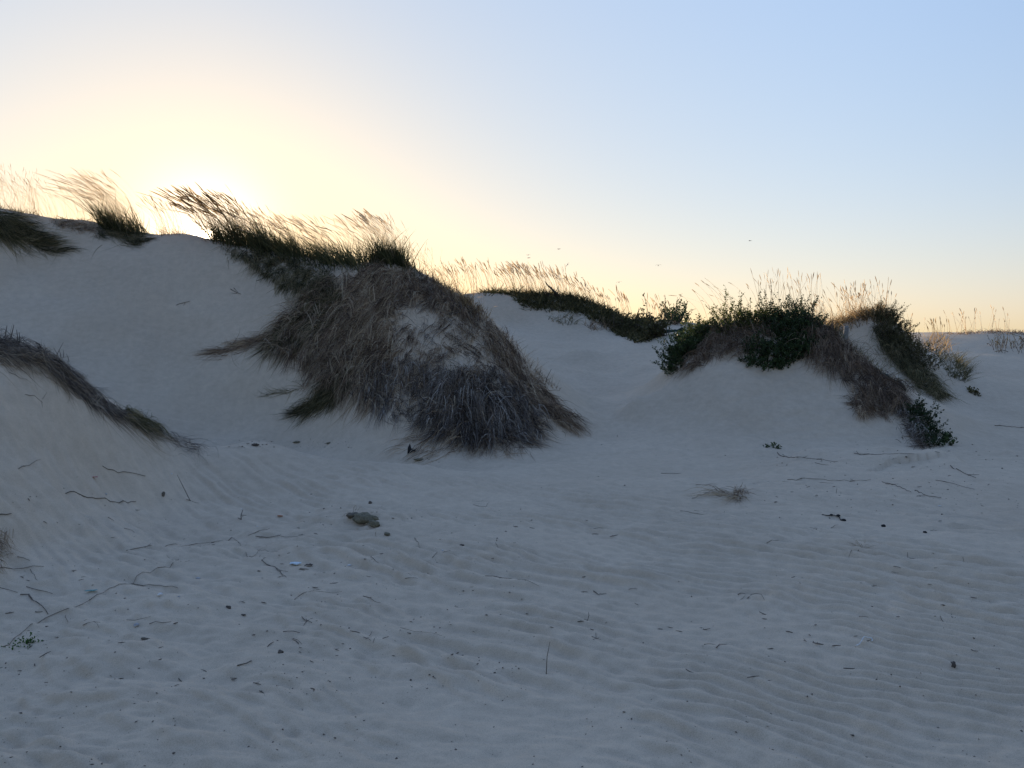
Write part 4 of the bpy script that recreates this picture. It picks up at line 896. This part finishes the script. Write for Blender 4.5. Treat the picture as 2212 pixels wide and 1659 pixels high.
S('short dark stem on the slip face left of the big mat', [(498,625),(508,631),(520,636)], .012, M_STEM, forks=[[(505,622),(514,632)],[(512,634),(500,633)]])
S('thin straight stem lying on the slip face right of the dark twig', [(571,735),(590,742),(612,748)], .006)
S('Y shaped twig on the near left slope under the plaited strip', [(55,854),(80,860),(92,870)], .004, forks=[[(92,862),(102,848)],[(90,866),(92,880)]])
S('straight stick near the left edge under the plaited strip', [(20,805),(45,817),(68,828)], .004)
S('curved dark stem below the middle of the plaited strip', [(141,838),(160,856),(177,866)], .005)

G_LIT = 'small litter washed onto the sand'
def blob(label, name, cat, px, py, size, mat, seed=1, squash=(1, 1, .5), rough=.25, group=G_LIT, rot=0.0, sink=.25, k=14, part=None):
    """irregular solid lump (a shell, pod or clod) half sunk in the sand"""
    size = size * .58
    b = place(px, py); b[2] = float(height(b[0], b[1]))
    th = np.linspace(0, np.pi, k); ph = np.linspace(0, 2 * np.pi, 2 * k, endpoint=False); T, Ph = np.meshgrid(th, ph, indexing='ij')
    d = np.stack([np.sin(T) * np.cos(Ph), np.sin(T) * np.sin(Ph), np.cos(T)], -1)
    n_ = vn(d[..., 0] * 1.6 + seed * 3.1, d[..., 1] * 1.6 + d[..., 2] * 1.3, seed) + .5 * vn(d[..., 0] * 4 + seed, d[..., 1] * 4 + d[..., 2] * 3, seed + 3)
    n_[0] = n_[0].mean(); n_[-1] = n_[-1].mean()
    V = d * (1 + rough * n_)[..., None] * np.array(squash) * size
    c, s = math.cos(rot), math.sin(rot); V = np.stack([V[..., 0] * c - V[..., 1] * s, V[..., 0] * s + V[..., 1] * c, V[..., 2]], -1)
    V = V + b + [0, 0, size * squash[2] * (1 - 2 * sink)]
    m = 2 * k; i = np.arange(k - 1)[:, None] * m; j = np.arange(m)[None]; q = np.stack([i + j, i + m + j, i + m + (j + 1) % m, i + (j + 1) % m], -1).reshape(-1, 4)
    a = Acc(); a.add(V.reshape(-1, 3), q); o = a.build(name, mat, None, True); return tag(o, label, cat, group)
blob('white kidney shaped shell, the brightest thing on the left sand', 'shell', 'shell', 346, 1288, .028, M_SHELL, 3, (1.0, .62, .55), .3, rot=.9)
blob('round greyish shell with dark twigs just below it', 'shell', 'shell', 295, 1352, .024, M_SHELLG, 5, (1, .95, .7), .3)
blob('dull half buried shell fragment uphill of the white kidney shaped shell', 'shell', 'shell', 428, 1251, .024, M_SHELLG, 8, (1.1, .8, .5), .4, sink=.4)
blob('small pale fragment just right of the white kidney shaped shell', 'shell', 'shell', 387, 1290, .013, M_SHELLG, 9, (1, .7, .6), .4)
blob('tiny white chip high on the near left slope', 'shell', 'shell', 371, 1024, .016, M_SHELL, 11, (.8, .8, .7), .3)
blob('tiny white chip beside the short forked stem', 'shell', 'shell', 522, 1100, .012, M_SHELL, 12, (1.3, .6, .5), .2)
blob('broken white shell among brown crumbs in the middle of the left sand', 'shell', 'shell', 755, 1219, .022, M_SHELL, 14, (1.3, .8, .35), .5)
blob('white chip just above the straight dark stick', 'shell', 'shell', 556, 1138, .013, M_SHELL, 15, (1, .8, .6), .4)
blob('pale chip beside the twig with a bent end', 'shell', 'shell', 956, 1189, .016, M_SHELL, 16, (.8, .9, .7), .4)
blob('pale speck of shell on the shelf at the far right', 'shell', 'shell', 2030, 1093, .02, M_SHELL, 17, (1.4, .7, .5), .4)
blob('grey snail shell on the near left slope by the curved reed', 'snail_shell', 'shell', 229, 1066, .016, M_SHELLG, 18, (1, .9, .8), .12)
blob('brown curled seed pod below the round grey shell', 'seed_pod', 'seed pod', 312, 1381, .022, M_REEDSTICK, 19, (1.6, .6, .6), .15, rot=-.3)
blob('dark brown open pod on a ripple at lower left', 'seed_pod', 'seed pod', 606, 1414, .022, M_TWIG, 20, (1, .8, .8), .35)
blob('bean shaped grey pod with a twig beside it', 'seed_pod', 'seed pod', 998, 1179, .026, M_STEM, 21, (1.2, .7, .6), .25)
blob('curled dark bark piece left of the middle crumbs', 'bark_piece', 'bark', 494, 1314, .026, M_STEM, 22, (1.5, .5, .6), .4, rot=-.7)
blob('flat dark bark chip right of the curled bark piece', 'bark_piece', 'bark', 526, 1329, .018, M_TWIG, 23, (1.4, .8, .4), .4)
blob('small dark lump above the olive clod', 'clod', 'clod', 800, 1087, .03, M_TWIG, 24, (1, .8, .8), .3)
blob('small olive lump right below the big olive clod', 'clod', 'clod', 836, 1156, .045, M_CLOD, 25, (1.2, .7, .5), .3, rot=-.8)
blob('flat olive clump of clods in front of the black scrap', 'clod', 'clod', 904, 994, .085, M_CLOD, 26, (1.2, .7, .35), .4)
blob('yellowish clod at the foot of the slip face', 'clod', 'clod', 640, 956, .065, M_CLOD, 27, (1.4, .7, .4), .4)
blob('reddish brown clod left of the yellowish one at the slip face foot', 'clod', 'clod', 551, 963, .05, M_STEM, 28, (1.4, .8, .5), .4)
blob('smallest clod, at the right end of the slip face foot', 'clod', 'clod', 710, 958, .045, M_CLOD, 29, (1.3, .7, .5), .5)
blob('lone black seed on smooth right sand', 'seed_pod', 'seed pod', 1998, 1151, .022, M_BLACK, 31, (1.2, .6, .7), .15, rot=-.6)
blob('black seed between the string of pods and the lone seed', 'seed_pod', 'seed pod', 1908, 1138, .030, M_BLACK, 32, (1.0, .8, .8), .25)
# string of black pods
e = empty('pod_string', place(1810, 1118), 'string of shiny black pods trailing on the right sand', 'seed pods', G_LIT)
a = Acc(); w = zfine(on_sand([(1775,1114),(1796,1114),(1812,1118),(1824,1127)])); w[:, 2] += .008; tube(a, w, .004, 6); a.build('stalk', M_BLACK, e, True)
for i, (px, py, sz) in enumerate(((1796,1114,.018),(1811,1117,.022),(1822,1125,.028))):
    o = blob('x', 'pod', 'x', px, py, sz, M_BLACK, 40 + i, (1.3, .8, .8), .2, rot=-.6)
    for kk in ('label', 'category', 'group'): del o[kk]
    mw = np.array(e.location); o.parent = e; o.location = -e.location
# big clod
e = empty('clod', place(788, 1128), 'big olive brown clod of matted fibre, largest lump on the open sand', 'clod', G_LIT)
for (px, py, sz, sq, rt, sd, mt, nm) in ((788,1126,.15,(1.25,.75,.5),-.35,50,M_CLOD,'lump'),(764,1117,.085,(1.3,.7,.5),.1,51,M_REEDSTICK,'fibre_end'),(808,1136,.085,(1.2,.6,.6),-.6,52,M_CLOD,'broken_edge')):
    o = blob('x', nm, 'x', px, py, sz, mt, sd, sq, .3, rot=rt)
    for kk in ('label', 'category', 'group'): del o[kk]
    o.parent = e; o.location = -e.location
a = Acc(); thatch(a, [(735,1118),(770,1106),(820,1130),(815,1146),(780,1140),(750,1126)], 90, [(750,1115,-1,-.1),(800,1140,1,.3)], L=(.06, .14), w=(.003, .005), lift=.03, spread=.5); a.build('fibre_leaves', M_STRAW, e)
def scrap(label, name, cat, px, py, w, h, mat, rot=0, tilt=.35, seed=0, group=G_LIT, stand=0.0):
    """thin crumpled sheet with an uneven outline and real thickness"""
    b = place(px, py); b[2] = float(height(b[0], b[1])); k = 14
    ph = np.linspace(0, 2 * np.pi, k, endpoint=False); rr_ = 1 + .35 * vn(np.cos(ph) * 2 + seed, np.sin(ph) * 2, seed)
    ring = np.stack([np.cos(ph) * w / 2 * rr_, np.sin(ph) * h / 2 * rr_, .25 * h * vn(np.cos(ph) * 1.7, np.sin(ph) * 1.7 + seed, seed + 2)], -1)
    mid = ring * [.5, .5, .2] + [0, 0, .12 * h]
    V = np.vstack([ring, mid, [[0, 0, .1 * h]]]); c, s = math.cos(stand), math.sin(stand)
    V = np.stack([V[:, 0], V[:, 1] * c - V[:, 2] * s, V[:, 1] * s + V[:, 2] * c], -1); c, s = math.cos(rot), math.sin(rot)
    V = np.stack([V[:, 0] * c - V[:, 1] * s, V[:, 0] * s + V[:, 1] * c, V[:, 2]], -1); V = V + b + [0, 0, .006 - V[:, 2].min() * .85]
    n = len(V); j = np.arange(k); q = np.stack([j, (j + 1) % k, k + (j + 1) % k, k + j], -1); t = np.stack([k + j, k + (j + 1) % k, np.full(k, 2 * k)], -1)
    V2 = V + [0, .0015, -.002]; qe = np.stack([j + n, (j + 1) % k + n, (j + 1) % k, j], -1)
    a = Acc(); a.add(np.vstack([V, V2]), np.vstack([q, q[:, ::-1] + n, qe]), np.vstack([t, t[:, ::-1] + n])); return tag(a.build(name, mat, None, True), label, cat, group)
scrap('pale bluish crumpled plastic scrap on the left middle sand', 'plastic_scrap', 'litter', 638, 1221, .085, .05, M_PLASTIC, -.4, seed=3)
scrap('faded teal plastic sliver half buried left of the brown reed', 'plastic_scrap', 'litter', 196, 1278, .075, .02, M_TEAL, .15, seed=5)
scrap('small faded red plastic bit on the near left slope', 'plastic_scrap', 'litter', 202, 1031, .07, .03, M_RED, .0, seed=7)
scrap('tiny orange plastic bit above the straight dark stick', 'plastic_scrap', 'litter', 605, 1116, .06, .022, M_ORANGE, -.3, seed=9)
scrap('reddish brown leaf right of the pale bluish plastic scrap', 'dead_leaf', 'dead leaf', 668, 1223, .05, .03, M_STEM, .2, seed=10)
b = place(888, 979); b[2] = float(height(b[0], b[1])); a = Acc()
V = np.array([[-.05,0,-.01],[.045,.01,-.01],[.062,.0,.05],[.0,.012,.055],[-.018,.0,.13],[-.045,.006,.075]]); V = np.vstack([V, V + [.004, .02, 0]]) + b; k6 = np.arange(6)
a.add(V, np.stack([k6, (k6 + 1) % 6, (k6 + 1) % 6 + 6, k6 + 6], -1), np.vstack([[[0,2,1],[0,3,2],[0,5,3],[5,4,3]], np.array([[0,1,2],[0,2,3],[0,3,5],[5,3,4]]) + 6]))
tag(a.build('black_scrap', M_BLACK), 'black pointed scrap standing up in front of the grassy mound', 'litter', G_LIT)
scrap('brown upright leaf scrap beside the tall leaning stem', 'dead_leaf', 'dead leaf', 353, 1073, .03, .045, M_REEDSTICK, .3, seed=13, stand=1.2)
scrap('dark upright leaf flake far right on the ripples', 'dead_leaf', 'dead leaf', 2060, 1443, .03, .03, M_STEM, .3, seed=14, stand=1.1)
w = zfine(on_sand([(1849,1398),(1862,1392),(1870,1385),(1876,1381),(1882,1381),(1885,1385),(1882,1389)], 22)); w[:, 2] += .009 + .012 * np.sin(np.linspace(0, 3.1, 22))
a = Acc(); tube(a, w, .0032, 6); tag(a.build('cord', M_ROPE, None, True), 'white hooked piece of cord on the right ripples', 'cord', G_LIT)

# tufts and seedlings on the open sand
def tuft(label, name, cat, px, py, n, L, arrows, mat, poly, group='small plants on the open sand', lift=.03, w=(.002, .004), spread=.5):
    e = empty(name, place(px, py), label, cat, group); a = Acc(); thatch(a, poly, n, arrows, L=L, w=w, lift=lift, spread=spread, tint=(.1, 1)); a.build('leaves', mat, e); return e
e = empty('straw_tuft', place(1575, 1073), 'flattened straw tuft with long blades streaming left in the middle distance', 'dry tuft', 'small plants on the open sand')
a = Acc(); thatch(a, [(1540,1068),(1600,1064),(1612,1074),(1598,1082),(1565,1074)], 110, [(1530,1070,-1,-.02),(1570,1070,-1,.05),(1600,1078,-.3,.5)], L=(.15, .5), w=(.003, .006), lift=.07, spread=.25, tint=(.35, 1), per=4, stray=3); a.build('streaming_leaves', M_STRAW, e)
a = Acc(); thatch(a, [(1580,1064),(1606,1064),(1610,1076),(1598,1082),(1584,1076)], 60, [(1600,1078,.3,.6),(1610,1068,1,-.1)], L=(.08, .2), w=(.003, .005), lift=.06, spread=.5, tint=(.1, .8), per=4, stray=3); a.build('base_leaves', M_BROWN, e)
S('thin dark stem arching over the straw tuft', [(1495,1077),(1530,1070),(1560,1063),(1590,1066),(1612,1072),(1618,1070)], .004, M_TWIG, up=[(0, 0), (.5, .04), (1, .01)])
e = empty('bristly_tuft', place(1864, 1180), 'small bristly straw stub with spread spikes right of the black pods', 'dry tuft', 'small plants on the open sand')
b = place(1864, 1180); a = Acc(); leaves(a, np.repeat(b[None], 46, 0) + rng.normal(size=(46, 3)) * [.012, .012, 0], (.05, .12), .0, (.0018, .003), .9, (.1, .9), .3); a.build('leaves', M_STRAW, e)
tuft('withered brown plant at the left edge of the sand', 'withered_plant', 'dead plant', 8, 1170, 120, (.08, .22), [(10,1150,.3,1),(15,1180,.9,.6),(5,1200,.2,1)], M_BROWN, [(-25,1142),(6,1140),(22,1165),(28,1190),(12,1235),(-25,1240)], lift=.05, w=(.002, .004), spread=.8)
def seedling(label, px, py, n, h, mat, sz, rad):
    b = place(px, py); r = np.repeat(b[None], n, 0) + rng.normal(size=(n, 3)) * [rad, rad * .8, 0]; r[:, 2] = H(r[:, 0], r[:, 1])
    return shrub(label, 'seedling', 'small plants on the open sand', r, h, sz, 12, -.1, .9, mat, 'seedling', (.2, 1), .0015, .4, .1)
M_SEED = plant_mat('seedling_leaf', [(0, (.02, .06, .012)), (.6, (.045, .12, .02)), (1, (.09, .19, .04))], .3, .5)
seedling('bright green curly leaved seedling at the lower left', 60, 1392, 18, (.03, .07), M_SEED, (.010, .018), .022)
seedling('smaller flat green seedling left of the curly one', 22, 1402, 8, (.015, .035), M_SEED, (.010, .016), .016)
seedling('little green plant on the shelf below the right mound', 1668, 968, 10, (.06, .12), M_LEAF, (.025, .04), .06)
M_DUST = M_TWIG
# countable broken twig bits nothing tells apart
def twig_xy(n, reg):
    out = []
    for (x0, x1, y0, y1, k) in reg:
        out.append(np.stack([rng.uniform(x0, x1, int(n * k)), y0 + (y1 - y0) * rng.random(int(n * k)) ** .8], -1))
    o_ = np.vstack(out)
    return o_[rng.random(len(o_)) < .25 + 1.1 * ss(-.35, .5, vn(o_[:, 0] / 95, o_[:, 1] / 42, 101) + .4 * vn(o_[:, 0] / 30, o_[:, 1] / 14, 102))]
xy = twig_xy(210, [(0,700,1020,1500,.50),(560,1100,1100,1420,.24),(1100,2212,1080,1480,.36),(1650,2150,960,1080,.16)])
protos = []
for k in range(9):
    L_ = rng.uniform(.025, .06); a = Acc(); t = np.linspace(-.5, .5, 4); P_ = np.stack([t * L_, .12 * L_ * np.sin(t * 3 + k), .003 + 0 * t], -1)
    tube(a, P_, [.0016, .0022, .002, .0012], 5)
    if k % 3 == 0: tube(a, np.array([P_[1], P_[1] + [.2 * L_, .25 * L_, .002]]), [.0014, .0008], 4)
    o = a.build('twig_bit', M_TWIG if k % 4 else M_STEM, None, True)
    tag(o, 'short broken twig bit, a few centimetres long, strewn loose on the sand', 'twig', 'broken twig bits strewn on the sand'); protos.append([o, True])
W = cast(xy[:, 0], xy[:, 1]); W = W[~np.isnan(W[:, 0])]; W[:, 2] = height(W[:, 0], W[:, 1])
for i, p_ in enumerate(W):
    pr = protos[i % 9]
    if pr[1]: o = pr[0]; pr[1] = False
    else: o = pr[0].copy(); COL.objects.link(o)
    s_ = float(rng.uniform(.45, 1.2) * (1 + max(0, p_[1] - 5) * .08)); o.location = p_; o.scale = (s_, s_, s_); o.rotation_euler = (rng.normal() * .12, rng.normal() * .12, rng.normal() * .5 + (0 if rng.random() < .6 else rng.random() * 3))
# crumbs no one could count
xy = twig_xy(2000, [(0,760,1000,1659,.34),(560,1150,1080,1500,.22),(760,2212,1060,1659,.30),(470,760,948,968,.12),(1640,2200,955,1120,.22),(1150,1900,930,1080,.04),(860,960,985,1000,.02)])
W = cast(xy[:, 0], xy[:, 1]); W = W[~np.isnan(W[:, 0])]; n = len(W); W[:, 2] = height(W[:, 0], W[:, 1])
a = Acc(); s_ = (.0012 + .0036 * rng.random(n) ** 4) * (1 + np.maximum(0, W[:, 1] - 4) * .16)
dirs = norm(np.stack([rng.normal(size=n), rng.normal(size=n) * .6, rng.normal(size=n) * .25], -1))
oc = np.array([[2.1, 0, 0], [-1.7, .3, 0], [0, 1, 0], [0, -1, 0], [0, 0, .8], [0, 0, -.8]]); th_ = rng.random(n) * np.pi; c, s2 = np.cos(th_), np.sin(th_)
V = oc[None] * s_[:, None, None] * (.5 + 1.1 * rng.random((n, 6, 1))); V = np.stack([V[..., 0] * c[:, None] - V[..., 1] * s2[:, None], V[..., 0] * s2[:, None] + V[..., 1] * c[:, None], V[..., 2]], -1) + W[:, None] + np.array([0, 0, .001])
tr = np.array([[0, 2, 4], [2, 1, 4], [1, 3, 4], [3, 0, 4], [2, 0, 5], [1, 2, 5], [3, 1, 5], [0, 3, 5]])
a.add(V.reshape(-1, 3), None, (tr[None] + (np.arange(n) * 6)[:, None, None]).reshape(-1, 3))
tag(a.build('plant_debris', M_TWIG), 'fine dark plant crumbs sprinkled over the sand', 'debris', None, 'stuff')

# ------------------------------------------------------------------ gulls
def gull(label, px, py, Y, span, up, yaw, bank):
    """one continuous body with wings, tail and bill"""
    a = Acc(); S_ = span
    ys = np.array([-.26, -.2, -.1, 0, .1, .17, .21, .25]); rs = np.array([.012, .03, .052, .06, .055, .036, .03, .006]) * S_
    k = 8; an = np.arange(k) / k * 2 * np.pi
    V = np.stack([np.cos(an)[None] * rs[:, None], np.repeat(ys[:, None] * S_, k, 1), np.sin(an)[None] * rs[:, None] * .85], -1).reshape(-1, 3)
    i = np.arange(len(ys) - 1)[:, None] * k; j = np.arange(k)[None]; q = np.stack([i + j, i + (j + 1) % k, i + k + (j + 1) % k, i + k + j], -1).reshape(-1, 4)
    a.add(V, q, np.vstack([[[0, (m + 1) % k, m] for m in range(1, k - 1)], [[(len(ys) - 1) * k, (len(ys) - 1) * k + m, (len(ys) - 1) * k + m + 1] for m in range(1, k - 1)]]))
    for sd in (-1, 1):
        f = np.array([0, .12, .3, .42, .5]); z = np.array([.02, .07, .07, .03, -.01]) * (up * 2) ; ch = np.array([.2, .19, .15, .09, .012]); sw = np.array([0, .03, 0, -.06, -.13])
        top = np.stack([sd * f * S_, (sw + ch * .45) * S_, z * S_ + .008 * S_], -1); bot = np.stack([sd * f * S_, (sw - ch * .55) * S_, z * S_], -1); n5 = 5
        lo1 = top - [0, 0, .014 * S_]; V = np.vstack([top, bot, lo1]); ii = np.arange(4)
        a.add(V, np.vstack([np.stack([ii, ii + 1, ii + 6, ii + 5], -1), np.stack([ii + 10, ii + 11, ii + 6, ii + 5], -1), np.stack([ii, ii + 1, ii + 11, ii + 10], -1)]))
    a.add(np.array([[0, -.22, .005], [-.06, -.34, 0], [.06, -.34, 0], [0, -.33, .012]]) * S_, None, np.array([[0, 1, 3], [0, 3, 2], [0, 2, 1]]))
    V = np.vstack(a.V); cy, sy = math.cos(yaw), math.sin(yaw); cb, sb = math.cos(bank), math.sin(bank)
    V = np.stack([V[:, 0] * cb - V[:, 2] * sb, V[:, 1], V[:, 0] * sb + V[:, 2] * cb], -1); V = np.stack([V[:, 0] * cy - V[:, 1] * sy, V[:, 0] * sy + V[:, 1] * cy, V[:, 2]], -1)
    a.V = [V]; o = a.build('gull', M_BIRD, None, True); o.location = at(px, py, Y); return tag(o, label, 'bird', 'gulls flying in the distance')
for g in (('upper of the two gulls flying close together above the far dune plumes', 1141, 551, 150, 1.0, .5, .5, .15), ('lower of the two gulls flying close together above the far dune plumes', 1142, 557, 140, 1.1, .3, 1.2, .1),
          ('gull gliding alone above the right part of the far dune plumes', 1207, 538, 150, 1.1, .4, .9, .1), ('steeply banking gull just over the far dune plumes', 1226, 572, 150, 1.1, .5, .4, .9),
          ('smallest gull, low over the right end of the far dune plumes', 1257, 600, 170, .9, .4, 1.0, .0), ('lowest gull, near the skyline left of the saddle', 1337, 610, 150, 1.15, .9, .2, .2),
          ('gull with raised wings above the saddle', 1422, 574, 140, 1.1, 1.1, .1, .1), ('highest gull, far to the right over the right mound', 1620, 520, 150, 1.1, .3, .8, .0)): gull(*g)
